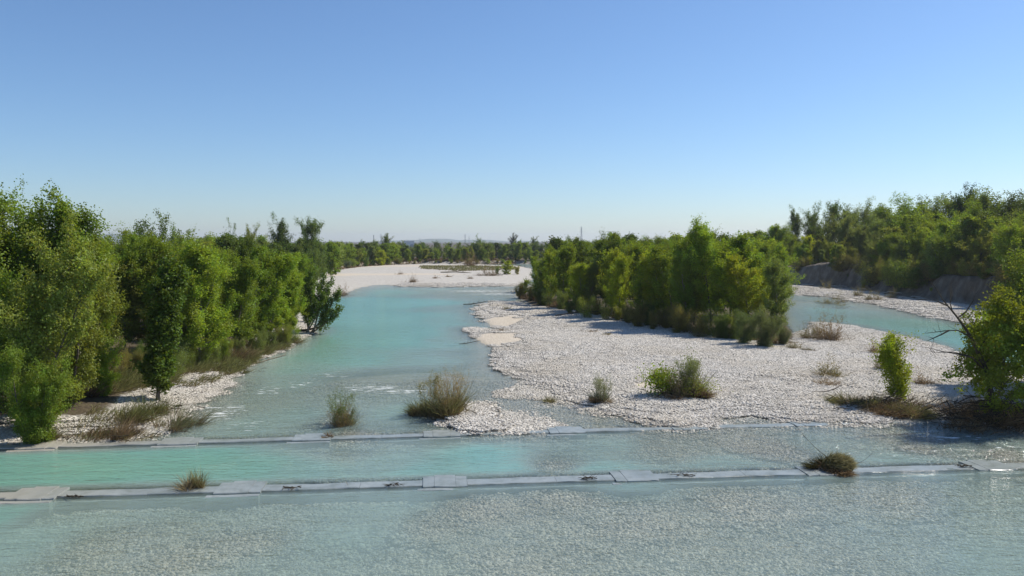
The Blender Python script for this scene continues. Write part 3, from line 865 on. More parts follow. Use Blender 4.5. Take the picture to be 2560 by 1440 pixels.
# big olive trees in the foreground
single('broadleaf_tree', 'loose', 75, 1058, 560, 0.95, OLIVE, 'large loose olive-green tree nearest on the left bank', variant=0)
single('broadleaf_tree', 'loose', 175, 1015, 640, 1.0, OLIVE, 'spreading olive-green tree behind the low leafy one on the left bank', variant=1)
single('broadleaf_tree', 'loose', 262, 990, 775, 0.95, GREEN_A, 'low olive tree reaching right over the dry brush', variant=2)
single('broadleaf_tree', 'loose', -70, 1060, 640, 1.0, GREEN_B, 'dark leafy tree half outside the left edge', variant=1)
single('broadleaf_tree', 'loose', 88, 1086, 850, 0.95, GREEN_B, 'low bright leafy tree over the left end of the farther weir', variant=2)
single('columnar_tree', 'column', 394, 1003, 655, 1.2, (0.105, 0.160, 0.024), 'narrow dark columnar tree standing alone on left gravel')
# round crowns on the skyline
single('broadleaf_tree', 'farround', 395, 775, 537, 0.95, BLUEG, 'big broad dark crown highest behind the left wood', variant=0)
single('broadleaf_tree', 'farround', 345, 770, 562, 0.6, GREEN_D, 'dark round crown left of the big broad one', variant=1)
single('broadleaf_tree', 'farround', 460, 765, 568, 0.7, BLUEG, 'rounded crown right of the big broad one', variant=2)
single('broadleaf_tree', 'farround', 525, 730, 580, 0.8, GREYG, 'low grey-green crown between broad and round dark ones')
single('broadleaf_tree', 'farround', 581, 722, 553, 0.55, GREEN_D, 'small ball-shaped dark crown on the left skyline', variant=3)
single('broadleaf_tree', 'farround', 636, 722, 562, 0.6, GREYG, 'airy round crown beside the ball-shaped dark one', variant=1)
single('broadleaf_tree', 'fartall', 704, 715, 541, 0.95, GREEN_D, 'tall dark tree with layered crown, left of a pair on the skyline', variant=0)
single('broadleaf_tree', 'fartall', 774, 712, 546, 0.9, BLUEG, 'tall open-crowned tree, right of a pair on the skyline', variant=1)
# undergrowth of the left bank
row('bank_shrub', ['brush', 'willow'], 440, 745, 22, [(440, 935), (590, 895), (745, 858)], [(440, 870), (590, 835), (745, 800)], [BROWNG, OLIVE, GREYG, GREEN_B], 'low brownish shrub at the foot of the left bank poplars', 'shrubs under the left bank poplars', 'shrub', ordinal='%s low brownish shrub from the left under the left bank poplars')
row('bank_shrub', ['brush', 'willow'], 200, 460, 40, [(200, 965), (460, 915)], [(200, 890), (460, 840)], [BROWNG, OLIVE, GREEN_D], 'low brownish shrub in the shade behind the columnar tree', 'shrubs behind the columnar tree', 'shrub')

# ---- far bank
LBL_F = 'green tree in the long row along the far bank'
GRP_F = 'trees along the far bank'
bank_row('bank_tree', ['farpop', 'farpop', 'farround'], 760, 1400, 13, 6, [(740, 612), (860, 610), (1000, 622), (1180, 618), (1400, 618)], [GREEN_A, GREEN_A, GREEN_B, OLIVE, GREYG], LBL_F, GRP_F, joff=3, jt=12, width=(1.1, 1.8))
bank_row('bank_tree', ['farpop', 'farround'], 760, 1720, 16, 40, [(760, 602), (1000, 608), (1100, 610), (1300, 607), (1720, 600)], [GREEN_B, GREEN_D, BLUEG, GREEN_A], LBL_F, GRP_F, joff=14, jt=5, width=(1.4, 2.1))
bank_row('bank_tree', ['farround', 'fartall'], 820, 2000, 27, 210, [(820, 600), (1020, 605), (1100, 604), (2000, 598)], [BLUEG, GREEN_D, GREEN_B], LBL_F, GRP_F, joff=40, jt=4, width=(1.3, 2.0))
bank('broadleaf_tree', 'fartall', 962, 30, 584, 1.1, GREEN_D, 'ragged dark tree rising left of the white shed')
bank('broadleaf_tree', 'farround', 1197, 120, 586, 0.9, BLUEG, 'dark rounded tree right of the far thin masts')
bank('broadleaf_tree', 'farround', 1284, 190, 583, 0.95, (0.06, 0.07, 0.045), 'dark mushroom-shaped crown on the far skyline')
bank('broadleaf_tree', 'farround', 1338, 150, 591, 0.9, BLUEG, 'small dark crown left of the lattice pylon')
bank_row('bank_shrub', ['farshrub'], 750, 1420, 15, 1.5, [(770, 656), (900, 648), (1330, 645)], [GREYG, BROWNG, GREEN_B, BROWNG], 'low dull shrub at the edge of the far gravel', 'shrubs along the far gravel edge', 'shrub', joff=1.0, jt=5, width=(1.2, 1.8))
bank('bank_shrub', 'farshrub', 868, -2, 648, 1.2, (0.11, 0.145, 0.09), 'rounded grey-green willow bush above the far scarp', 'shrub')
bank('bank_shrub', 'farshrub', 915, -2, 638, 0.9, BLUEG, 'taller blue-green willow on the far gravel edge', 'shrub')
bank('poplar_tree', 'farpop', 950, -1, 626, 1.5, LIME, 'yellow-green young poplar on the far gravel edge')
# bushes on the far gravel tip
single('gravel_bush', 'farshrub', 1243, 686, 664, 0.8, GREYG, 'left bush of the small clump on the far gravel', 'shrub')
single('gravel_bush', 'farpop', 1267, 686, 652, 1.6, LIME, 'upright yellow-green bush in the clump on the far gravel', 'shrub')
single('gravel_bush', 'farshrub', 1293, 686, 664, 0.9, BROWNG, 'brownish bush right in the clump on the far gravel', 'shrub')

# ---- island wood
LBL_I = 'young poplar in the thick stand on the gravel island'
GRP_I = 'poplars of the gravel island'
row('poplar_tree', ['poplar'], 1312, 1730, 36, [(1300, 738), (1400, 768), (1600, 800), (1730, 818)], [(1300, 690), (1340, 660), (1400, 628), (1480, 645), (1560, 640), (1640, 628), (1730, 610)], [GREEN_A, GREEN_B, GREEN_B, GREYG, LIME], LBL_I, GRP_I, jt=20, width=(0.95, 1.3), ordinal='%s poplar from the left along the front of the island')
row('poplar_tree', ['poplar', 'tuft'], 1370, 1960, 40, [(1370, 745), (1600, 775), (1960, 805)], [(1370, 630), (1420, 604), (1545, 600), (1700, 600), (1800, 600), (1880, 612), (1960, 630)], [GREEN_A, GREEN_B, GREEN_D, GREEN_B], LBL_I, GRP_I, jt=18, width=(0.95, 1.35))
row('poplar_tree', ['poplar', 'tuft'], 1400, 1940, 42, [(1400, 727), (1940, 765)], [(1400, 606), (1545, 598), (1700, 594), (1800, 590), (1940, 610)], [GREEN_A, GREEN_B, GREEN_D], LBL_I, GRP_I, width=(0.95, 1.35))
row('poplar_tree', ['farpop', 'poplar'], 1400, 1920, 38, [(1400, 712), (1920, 738)], [(1400, 603), (1700, 592), (1920, 592)], [GREEN_B, GREEN_A, GREEN_D], LBL_I, GRP_I, width=(0.95, 1.35))
single('poplar_tree', 'tuft', 1778, 815, 550, 1.15, GREEN_A, 'tallest poplar of the gravel island with pointed top', variant=0)
single('poplar_tree', 'tuft', 1735, 812, 580, 1.0, GREEN_B, 'dark poplar left beside the tallest one on the island', variant=1)
single('poplar_tree', 'poplar', 1835, 822, 585, 1.5, GREEN_A, 'full bright poplar right beside the tallest one on the island')
single('poplar_tree', 'poplar', 1880, 830, 640, 1.4, LIME, 'yellow-green poplar low on the right flank of the island')
single('poplar_tree', 'poplar', 1945, 838, 648, 1.15, (0.14, 0.19, 0.05), 'poplar alone at the right end of the island')
single('poplar_tree', 'poplar', 1548, 770, 583, 0.95, GREEN_B, 'poplar with peaked top midway along the island skyline')
single('poplar_tree', 'poplar', 1660, 805, 628, 1.45, LIME, 'bright yellow-green poplar midway on the island front')
row('island_shrub', ['willow', 'brush', 'willow'], 1300, 1850, 24, [(1300, 744), (1400, 777), (1600, 814), (1700, 832), (1850, 852)], [(1300, 712), (1400, 735), (1600, 760), (1850, 785)], [GREEN_D, BROWNG, GREYG, OLIVE], 'low dark shrub along the shaded front of the island', 'shrubs along the island front', 'shrub', jt=14, ordinal='%s low shrub from the left along the shaded island front')
single('willow_bush', 'willow', 1912, 866, 768, 1.15, (0.115, 0.15, 0.068), 'big soft grey-green willow bush at the right end of the island', 'shrub', variant=0)
single('willow_bush', 'willow', 1862, 858, 775, 1.1, (0.105, 0.14, 0.06), 'grey-green willow bush left of the biggest one', 'shrub', variant=1)
single('willow_bush', 'willow', 1958, 862, 812, 1.1, (0.11, 0.145, 0.07), 'small grey-green willow bush by the green backwater', 'shrub', variant=2)

# ---- right bank wood
LBL_R = 'tree in the tall wood on the right bank'
GRP_R = 'trees of the right bank wood'
bank_row('bank_tree', ['fartall', 'farround', 'farpop'], 1850, 2720, 36, 7, [(1850, 598), (1950, 580), (2000, 612), (2100, 618), (2200, 590), (2300, 585), (2400, 580), (2560, 570), (2720, 555)], [GREEN_A, GREEN_B, OLIVE, GREYG, GREEN_B], LBL_R, GRP_R, jt=16, width=(1.15, 1.6))
bank_row('bank_tree', ['fartall', 'farround'], 1880, 2720, 40, 20, [(1880, 595), (1960, 580), (2000, 545), (2100, 550), (2200, 535), (2400, 522), (2560, 525), (2720, 510)], [GREEN_B, GREEN_D, GREYG, GREEN_A], LBL_R, GRP_R, jt=16, width=(1.1, 1.6))
bank_row('bank_tree', ['farround', 'fartall', 'farpop'], 1960, 2720, 44, 12, [(1960, 600), (2100, 590), (2200, 562), (2300, 556), (2400, 550), (2560, 545), (2720, 535)], [GREEN_A, GREEN_B, OLIVE, GREYG], LBL_R, GRP_R, jt=18, width=(1.0, 1.4))
bank_row('bank_tree', ['fartall'], 2140, 2720, 38, 36, [(2140, 520), (2190, 505), (2280, 494), (2350, 492), (2480, 494), (2560, 490), (2720, 475)], [GREEN_B, GREEN_D, BLUEG], LBL_R, GRP_R, jt=10, width=(1.1, 1.5))
for px, ty, w, c, lb in ((1990, 518, .85, GREEN_D, 'leftmost dark crown of the tall right bank trees'), (2036, 508, .95, GREEN_D, 'dark crown just right of the leftmost tall one on right bank'), (2072, 506, .85, GREEN_D, 'dark pointed crown third among the tall right bank trees'), (2112, 528, 1.2, GREYG, 'paler grey-green crown ending the dark right bank trio'),
                         (2182, 497, .85, GREYG, 'pale feathery crown standing up from the right bank skyline'), (2398, 464, .75, (0.03, 0.06, 0.02), 'darkest and tallest narrow tree of the right bank'), (2442, 474, 1.1, GREEN_B, 'broad tree right beside the tallest dark one'), (2556, 478, .75, GREEN_D, 'dark tree on the skyline at the right edge')):
    bank('broadleaf_tree', 'fartall', px, 32, ty, w, c, lb)
bank('broadleaf_tree', 'farround', 2265, 10, 572, 0.85, LIME, 'yellow-green rounded tree midway along the right bank')
for px, ty, c in ((1905, 592, GREEN_A), (1945, 562, GREEN_A), (2010, 590, LIME), (2040, 600, OLIVE), (2085, 612, GREEN_A)):
    bank('poplar_tree', 'farpop', px, 9, ty, 1.1, c, 'bright young poplar at the front of the right bank wood', group='bright poplars before the right bank wood')
bank_row('bank_shrub', ['farshrub', 'brush'], 1990, 2720, 19, 4.5, [(1990, 648), (2150, 640), (2300, 645), (2560, 650), (2720, 665)], [BROWNG, GREEN_D, OLIVE, BROWNG], 'dull brown-green shrub on top of the eroded right bank', 'shrubs on the eroded right bank', 'shrub', jt=8, joff=1.2, width=(1.0, 1.6))
for px, off, h in ((2120, 3, 22), (2160, 2, 18), (2215, 5, 24), (2245, 2, 20), (2265, 6, 30), (2330, 2, 20), (2350, 5, 24)):
    bank('bank_shrub', 'farshrub', px, off, pl(FOOT, px) - 8 - h - off * 3, 0.9, random.choice([GREEN_D, BROWNG, OLIVE]), 'shrub clinging to the shaded slope of the right bank', 'shrub', 'shrubs on the right bank slope')

# ---- right foreground
single('broadleaf_tree', 'loose', 2605, 960, 610, 1.0, GREEN_D, 'dark tall tree cut by the right edge behind the snag tree', variant=1)
single('broadleaf_tree', 'loose', 2470, 965, 738, 0.85, LIME, 'round yellow-green tree behind the snag tree at right', variant=0)
single('broadleaf_tree', 'loose', 2660, 1000, 600, 1.0, GREEN_B, 'leafy tree outside the right edge')

def snag_tree():
    p = at_px(2497, 1050)
    z = zg(*p)
    e = empty('snag_tree', (p[0], p[1], z))
    tag(e, 'half dead leaning tree with bare limbs and yellow-green leaves at right', 'tree')
    Yd = p[1]
    def P(px, py, dy=0.0):
        Y = Yd + dy
        return np.array([x_at(px, Y) - p[0], dy, top_z(py, Y) - z])
    b = Bag()
    b.tube([P(2500, 1062), P(2492, 1000), P(2478, 930), P(2450, 875), P(2438, 850), P(2418, 820), P(2395, 790), P(2362, 752), P(2340, 718), P(2322, 700)],
           [.14, .12, .10, .085, .07, .055, .04, .026, .016, .008], 7)
    limbs = [[(2440, 852, 0), (2425, 838, -.1), (2400, 826, -.25), (2375, 826, -.3), (2345, 830, -.35), (2318, 833, -.4)],
             [(2378, 826, -.3), (2360, 836, -.4), (2340, 845, -.45), (2322, 853, -.5)],
             [(2395, 791, 0), (2384, 776, .15), (2378, 758, .2), (2384, 740, .2)],
             [(2398, 795, 0), (2420, 778, .3), (2436, 752, .4), (2442, 735, .5)],
             [(2372, 764, 0), (2350, 755, -.2), (2342, 752, -.2)],
             [(2452, 878, 0), (2470, 850, .3), (2490, 810, .5), (2520, 780, .6)],
             [(2485, 960, 0), (2520, 900, .4), (2550, 850, .6), (2590, 800, .8)],
             [(2480, 935, 0), (2440, 895, -.4), (2400, 885, -.6), (2360, 878, -.8), (2330, 870, -.8)],
             [(2470, 905, 0), (2430, 890, .3), (2390, 880, .5), (2345, 882, .5)],
             [(2470, 910, 0), (2500, 880, -.3), (2540, 870, -.5), (2600, 850, -.7)]]
    for L in limbs:
        pts = np.array([P(*q) for q in L])
        b.tube(pts, np.linspace(.042, .008, len(pts)), 5)
        rr = np.random.default_rng(len(L) * 7 + int(L[0][0]))
        for k in range(4):
            i = rr.integers(1, len(pts))
            tw = curve(pts[i], unit(pts[i] - pts[i - 1]) + rr.normal(0, .6, 3), rr.uniform(.3, .7), 3, .3, rr, .3)
            b.tube(tw, [.012, .009, .006, .004], 3)
    obj('trunk', b.mesh('snag_trunk', M_DARKWOOD), e)
    # leafy shoots round the lower trunk
    r = np.random.default_rng(55)
    C, K = [], []
    lumps = []
    for k in range(34):
        a = r.random() * 6.283; hh = r.random() ** 0.85
        rad = 1.9 * math.sqrt(max(0.02, 1 - ((hh - .36) / .66) ** 2)) * r.uniform(.35, 1.15)
        lumps.append((.6 + rad * math.cos(a) - .5 * hh, rad * math.sin(a) * .9, .3 + hh * 4.9))
    for k in range(820):
        c = np.array(lumps[k % 34]) + r.normal(0, .36, 3)
        n = r.integers(18, 50)
        C.append(c + r.normal(0, .12, (n, 3)) * np.array([1.1, 1.1, .8])); K.append(np.full(n, (k * .618) % 1))
    C = np.concatenate(C); K = np.concatenate(K)
    c = obj('crown', leaf_mesh('snag_crown', C, .12, .085, K, r, .6), e)
    c.color = (0.16, 0.205, 0.022, 1)
    b = Bag()
    for k in range(26):
        a = r.random() * 6.283; h0 = r.uniform(.2, 3.2)
        tw = curve((0.05 + r.normal(0, .08), r.normal(0, .08), h0), (math.cos(a), math.sin(a), .7), r.uniform(.9, 1.7), 4, .5, r, .3)
        b.tube(tw, [.028, .022, .016, .01, .005], 4)
    obj('shoot', b.mesh('snag_shoots', M_BARK), e)
snag_tree()

def leaning_tree():
    """poplars thrown over the water by the flood"""
    p = at_px(772, 832)
    z = zg(*p)
    e = empty('leaning_tree', (p[0], p[1], z))
    tag(e, 'poplar leaning out over the turquoise water at the left bank point', 'tree')
    r = np.random.default_rng(12)
    b = Bag(); C, K = [], []
    cid = 0
    for s, (dx, dy, dz, ln) in enumerate([(.75, -.1, .75, 4.4), (.5, .2, .9, 5.0), (.2, -.1, 1, 5.3), (1.0, -.2, .45, 3.6), (.05, .3, 1, 5.6), (-.15, 0, 1, 5.0), (.6, -.4, .7, 4.2)]):
        tr = curve((r.normal(0, .25), r.normal(0, .3), -.15), (dx, dy, dz), ln, 8, .35, r, .15)
        b.tube(tr, np.linspace(.085, .012, 9), 6)
        for k in range(22):
            t = .25 + .75 * (k + r.random()) / 22
            f = t * 8; i = min(int(f), 7); q = tr[i] * (1 - f + i) + tr[i + 1] * (f - i)
            br = curve(q, unit(tr[i + 1] - tr[i]) * .8 + r.normal(0, .6, 3), r.uniform(.4, 1.0) * (1.2 - .5 * t), 3, .5, r, .2)
            b.tube(br, [.018, .013, .009, .005], 3)
            for w in range(3):
                n = r.integers(14, 40)
                u = r.random((n, 1))
                C.append(br[1 + (w % 2)] * (1 - u) + br[3] * u + r.normal(0, .12, (n, 3)) * np.array([1, 1, 1.3])); K.append(np.full(n, (cid * .618) % 1)); cid += 1
    obj('trunk', b.mesh('leaning_trunk', M_PALEBARK), e)
    c = obj('crown', leaf_mesh('leaning_crown', np.concatenate(C), .14, .11, np.concatenate(K), r, .5), e)
    c.color = (0.095, 0.15, 0.026, 1)
leaning_tree()
single('poplar_tree', 'poplar', 722, 840, 676, 1.2, GREEN_B, 'poplar upright just left of the leaning one', variant=2)

# lone lime-green sapling on the gravel
single('sapling', 'lime', 2250, 1003, 834, 1.2, (0.25, 0.31, 0.02), 'lime-green upright sapling alone on the gravel at right', 'tree', rz=0.6, tilt=(0, R(-9)))

# ------------------------------------------------------------------ clumps of grass, brush and driftwood
def blades(name, n, R0, L, mat, seed, spread=0.5, lean=(0, 0, 0), width=0.028, bend=0.5, base=None, zsc=1.0, attrs=None):
    """curved flat blades springing from a disc of radius R0 (or from given base points)"""
    r = np.random.default_rng(seed)
    if base is None:
        # a few root stocks rather than one neat disc
        m = 3 + int(R0 * 5)
        cc = r.normal(0, R0 * .5, (m, 2)); wt = r.uniform(.3, 1.4, m)
        ci = r.choice(m, n, p=wt / wt.sum())
        off = r.normal(0, R0 * .24, (n, 2))
        xy = cc[ci] + off
        B = np.column_stack([xy, np.full(n, -0.05)])
        a = np.arctan2(xy[:, 1], xy[:, 0]) + r.normal(0, .9, n)
        q = np.minimum(np.hypot(xy[:, 0], xy[:, 1]), R0)
        L = L * r.uniform(.55, 1.12, m)[ci]
    else:
        B = base; n = len(B); a = r.random(n) * 6.283
        q = np.full(n, R0 * .6)
    out = np.stack([np.cos(a), np.sin(a), np.zeros(n)], -1)
    d = unit(np.array([0, 0, 1.0]) + out * spread * (0.3 + (q / max(R0, 1e-3)))[:, None] + r.normal(0, .3, (n, 3)) + np.array(lean))
    ln = (L * r.uniform(.3, 1.15, n))[:, None]
    bd = out * bend * r.random((n, 1)) + np.array([0, 0, -bend * .45]) + np.array(lean) * .3
    P = [B]
    dd = d
    for s in range(3):
        P.append(P[-1] + dd * ln / 3 * np.array([1, 1, zsc]))
        dd = unit(dd + bd * .45)
    side = unit(np.cross(d, r.normal(0, 1, (n, 3))))
    w = (width * r.uniform(.6, 1.3, n))[:, None]
    ws = [1.0, .85, .6, .12]
    V = np.stack([v for s in range(4) for v in (P[s] - side * w * ws[s] * .5, P[s] + side * w * ws[s] * .5)], 1).reshape(-1, 3)
    i = np.arange(n)[:, None] * 8
    F = np.concatenate([i + np.array([[2 * s, 2 * s + 1, 2 * s + 3, 2 * s + 2]]) for s in range(3)])
    rnd = np.repeat(r.random(n), 8)
    tip = np.tile(np.repeat(np.array([0, .33, .67, 1.0]), 2), n)
    return mesh_np(name, V, F, mat, {'rnd': rnd, 'tip': tip})

def twigs(name, n, size, seed, mat=M_DEAD, thick=.014, flat=.35, ln=1.0, axis_=None):
    """a tangle of bent sticks"""
    r = np.random.default_rng(seed)
    b = Bag()
    for k in range(n):
        c = r.normal(0, 1, 3) * np.array([size[0], size[1], size[2]]) * .5
        c[2] = abs(c[2])
        d = r.normal(0, 1, 3) * np.array([1, 1, flat])
        if axis_ is not None: d = d * .45 + np.array(axis_) * r.choice([-1, 1])
        pts = curve(c - unit(d) * ln * .5 * r.uniform(.4, 1), d, ln * r.uniform(.4, 1.1), 3, 0.0, r, .35)
        pts[:, 2] = np.maximum(pts[:, 2], -.03)
        t = thick * r.uniform(.5, 1.6)
        b.tube(pts, [t, t * .85, t * .6, t * .3], 4)
    return b.mesh(name, mat)

def clump(name, px, py, label, parts, cat='plant', group=None, z=None, rz=0.0):
    p = at_px(px, py, 0.05)
    e = empty(name, (p[0], p[1], zg(*p) if z is None else z), rz)
    tag(e, label, cat, group)
    for nm, me in parts:
        o = obj(nm, me, e)
        o.color = (*OLIVE, 1)
        o['kind'] = 'stuff'
    return e

def leaves_on(name, n, size, zc, seed, L=.07, W=.03):
    r = np.random.default_rng(seed)
    C = r.normal(0, 1, (n, 3)) * np.array(size) * .5 + np.array([0, 0, zc])
    return leaf_mesh(name, C, L, W, r.random(n), r, .3)

def twig_bush(e, seed, H, w, leafcol, per, at=(0, 0, 0), leaf=.055, stems=9, frame=M_DEAD):
    """leafy twigs standing out of a clump"""
    tr, cr, h0, lb = tree_meshes('twig', seed, H=H, prof=P_egg(w), t0=.08, nprim=20, tilt=(55, 15), up=.3, nsec=5, sec=.5, per=per, sig=.06, leaf=leaf, aspect=.4, stems=stems, spread=w * 1.1, trunk_r=.022, bark=frame, upleaf=.2, jitter=.6)
    a = obj('twigs', tr, e, at); a['kind'] = 'stuff'
    obj('side_twigs', lb, a)['kind'] = 'stuff'
    c = obj('foliage', cr, e, at); c['kind'] = 'stuff'; c.color = (*leafcol, 1)

# big clump at the head of the small gravel tail
big = clump('river_clump', 1118, 1038, 'large straw-brown and green clump caught in the shallows mid-river', [
    ('blades', blades('clump_blades', 900, .7, 1.5, M_STRAW, 1, .4, width=.022, bend=.7)),
    ('side_tuft', blades('clump_side', 420, .35, 1.6, M_GREYGREEN, 2, .3, width=.022, bend=.3, lean=(-.15, 0, 0))),
    ('dead_blades', blades('clump_dead', 1300, .6, .9, M_STRAW, 3, .5, width=.024, bend=.8)),
    ('root_tangle', twigs('clump_root', 70, (1.1, .8, .35), 4, M_DARKWOOD, .016))])
big.children[1].location = (-.85, .35, 0)
twig_bush(big, 501, 1.8, .75, (.26, .20, .09), 16, (.15, 0, 0))
twig_bush(big, 502, 1.8, .5, (.19, .18, .07), 16, (-.85, .35, 0), stems=6)
twig_bush(big, 503, .95, 1.0, (.24, .17, .09), 12, (0, -.2, 0))
tall = obj('tall_stem', blades('clump_stems', 70, .9, 2.5, M_GREYGREEN, 5, .3, width=.016, bend=.2), big)
rc = clump('river_clump', 858, 1058, 'rounded green-brown clump alone in the water left of the large one', [
    ('blades', blades('clump_blades', 600, .32, 1.1, M_GREYGREEN, 11, .5, width=.02, bend=.25)),
    ('dead_blades', blades('clump_dead', 900, .5, .65, M_BROWN, 12, .8, width=.02, bend=.8)),
    ('root_tangle', twigs('clump_root', 26, (.6, .5, .2), 13, M_DARKWOOD, .013, ln=.6))])
twig_bush(rc, 511, 1.35, .62, (.125, .16, .05), 22)
twig_bush(rc, 512, .7, .6, (.22, .16, .09), 14, (-.1, -.15, 0))
clump('grass_tuft', 823, 1090, 'tiny brown tuft on the farther weir beside a concrete block', [('blades', blades('tuft', 300, .14, .32, M_BROWN, 14, .8, width=.014))], z=.05)
clump('pale_debris', 836, 1074, 'small white rubbish caught at the foot of the rounded clump', [('rag', twigs('rag', 14, (.25, .2, .1), 15, mat_plain('white_rag', (.75, .73, .68)), .045, ln=.25))], 'debris')
gv = clump('gravel_clump', 1503, 1008, 'small grey-green clump on the gravel near the waterline', [
    ('blades', blades('clump_blades', 500, .34, .9, mat_blade('silver_blades', (.15, .115, .075), (.15, .175, .115)), 21, .5, width=.02, bend=.2)),
    ('dead_blades', blades('clump_dead', 700, .35, .55, M_BROWN, 22, .8, width=.018, bend=.7))])
twig_bush(gv, 521, 1.05, .5, (.17, .195, .115), 16)
bush = clump('gravel_bush', 1690, 998, 'wide leafy bush with upright reeds midway on the gravel bar', [
    ('blades', blades('clump_blades', 500, .6, 1.0, M_STRAW, 31, .6, width=.022, bend=.5)),
    ('dead_blades', blades('clump_dead', 1600, .9, .7, M_BROWN, 32, .9, width=.02, bend=.9)),
    ('root_tangle', twigs('clump_root', 60, (1.6, .7, .25), 33, M_DARKWOOD, .016))])
twig_bush(bush, 531, 1.15, .8, (.16, .165, .06), 18, (-.4, 0, 0))
twig_bush(bush, 532, 1.7, .45, (.16, .19, .09), 20, (.55, -.1, 0), leaf=.07)
twig_bush(bush, 533, .8, 1.1, (.2, .145, .08), 12, (.3, -.3, 0))
rd = obj('reeds', blades('bush_reeds', 320, .34, 1.8, M_GREYGREEN, 34, .3, width=.03, bend=.25), bush, (.55, -.15, 0))
lf = obj('foliage', leaves_on('bush_foliage', 1500, (.8, .6, .6), .75, 35, .12, .09), bush, (-.75, .1, 0)); lf.color = (*GREEN_A, 1)
lf = obj('foliage', leaves_on('bush_foliage', 1500, (.5, .5, 1.1), 1.0, 36, .10, .035), bush, (.6, -.1, 0)); lf.color = (*GREYG, 1)
lf = obj('foliage', leaves_on('bush_foliage', 1100, (.9, .5, .5), .5, 37, .1, .04), bush, (1.0, -.5, 0)); lf.color = (*OLIVE, 1)
dr = obj('fallen_blades', blades('bush_fallen', 900, .4, .95, M_BROWN, 38, .8, width=.022, bend=1.1), bush, (.95, -.75, 0))
clump('grass_tuft', 1378, 1003, 'little straw tuft at the edge of the wet gravel', [('blades', blades('tuft', 420, .2, .5, M_STRAW, 41, .9, width=.016)), ('root_tangle', twigs('tuft_root', 10, (.4, .2, .06), 42, M_DARKWOOD, .01, ln=.5))])
# brush mound under the lime sapling
md = clump('flood_brush_mound', 2222, 1028, 'dark brown mound of flood brush under the lime sapling', [
    ('brush', blades('mound_brush', 3200, 1.35, .85, M_BROWN, 51, .9, lean=(-.5, -.2, 0), width=.024, bend=1.0)),
    ('root_tangle', twigs('mound_root', 150, (2.4, 1.5, .5), 52, M_DARKWOOD, .018, ln=1.1, axis_=(1, .3, .1)))])
obj('straw_edge', blades('mound_straw', 1500, .8, .75, M_STRAW, 53, 1.0, lean=(.3, -.6, 0), width=.022, bend=1.2), md, (.5, -1.1, 0))
obj('brush_wing', blades('mound_wing', 1400, .6, .85, M_STRAW, 54, .7, lean=(-.7, .2, 0), width=.022, bend=.9), md, (-1.5, .8, 0))
md = clump('flood_brush_mound', 2500, 1052, 'black shaded heap of brush at the foot of the snag tree', [
    ('brush', blades('heap_brush', 3600, 1.9, 1.0, M_BROWN, 56, .8, lean=(.2, -.2, 0), width=.026, bend=.9)),
    ('root_tangle', twigs('heap_root', 210, (3.4, 1.6, .8), 57, M_DARKWOOD, .022, ln=1.6, axis_=(1, .1, .1)))])
obj('branch_pile', twigs('heap_pile', 120, (3.2, 1.2, .6), 58, M_DARKWOOD, .02, ln=1.5, axis_=(1, .2, .1)), md, (1.6, -.3, .1))
# grass cushion on the near weir
def dome(n, a, b, c, seed):
    r = np.random.default_rng(seed)
    d = unit(r.normal(0, 1, (n, 3))); d[:, 2] = np.abs(d[:, 2])
    return d * np.array([a, b, c]) * r.uniform(.85, 1.02, (n, 1)) - np.array([.12, 0, 0])
gc = clump('grass_cushion', 2098, 1172, 'domed cushion of long combed grass stranded on the nearer weir', [
    ('combed_grass', blades('cushion_grass', 3600, .42, .34, mat_blade('combed_straw', (.13, .115, .045), (.36, .315, .15)), 61, .25, lean=(.75, -.35, -.2), width=.016, bend=1.1, base=dome(3600, .5, .4, .40, 61))),
    ('root_mat', blades('cushion_roots', 1500, .5, .5, M_BROWN, 62, .9, lean=(.3, -.5, -.1), width=.016, bend=1.2))], z=.06)
obj('root_mat', blades('cushion_tail', 900, .3, .6, mat_blade('dark_sod', (.04, .032, .018), (.075, .07, .025)), 63, .8, lean=(-.8, .2, 0), width=.018, bend=1.1), gc, (-.5, .12, 0))
core = np.array(ICO1V) * np.array([.5, .38, .36]) * (1 + rng.normal(0, .06, (len(ICO1V), 1)))
obj('sod', mesh_np('cushion_sod', core + np.array([0, 0, .1]), ICO1F, M_DARKWOOD, smooth=True), gc)
def stick(px0, py0, px1, py1, h1, name, label, rad=.012, mat=M_DARKWOOD, forks=4, seed=0, bow=.2):
    """thin branch from the ground at (px0,py0) rising to height h1 over (px1,py1)"""
    a = at_px(px0, py0, .05); c = g(px1, py1, h1)
    r = np.random.default_rng(seed)
    p0 = np.array([0, 0, 0.0]); p3 = np.array([c[0] - a[0], c[1] - a[1], h1])
    pts = np.array([p0 * (1 - t) + p3 * t + np.array([0, 0, -bow * math.sin(t * 3.14)]) for t in np.linspace(0, 1, 7)])
    b = Bag(); b.tube(pts, np.linspace(rad, rad * .3, 7), 4)
    for k in range(forks):
        i = r.integers(2, 6)
        tw = curve(pts[i], unit(pts[i + 1] - pts[i]) + r.normal(0, .5, 3), np.linalg.norm(p3) * r.uniform(.1, .25), 3, .2, r, .3)
        b.tube(tw, np.linspace(rad * .6, rad * .2, 4), 3)
    o = obj(name, b.mesh(name, mat), None, (a[0], a[1], .04))
    return tag(o, label, 'branch')
stick(2085, 1155, 1983, 1060, 1.15, 'thin_branch', 'long thin bare branch rising left from the grass cushion', .012, forks=2, seed=1, bow=.12)
stick(2080, 1165, 2010, 1150, .35, 'thin_branch', 'short forked twig at the left foot of the grass cushion', .011, forks=5, seed=2, bow=-.05)
stick(2120, 1155, 2185, 1130, .45, 'thin_branch', 'twig sticking out right behind the grass cushion', .009, forks=4, seed=3)
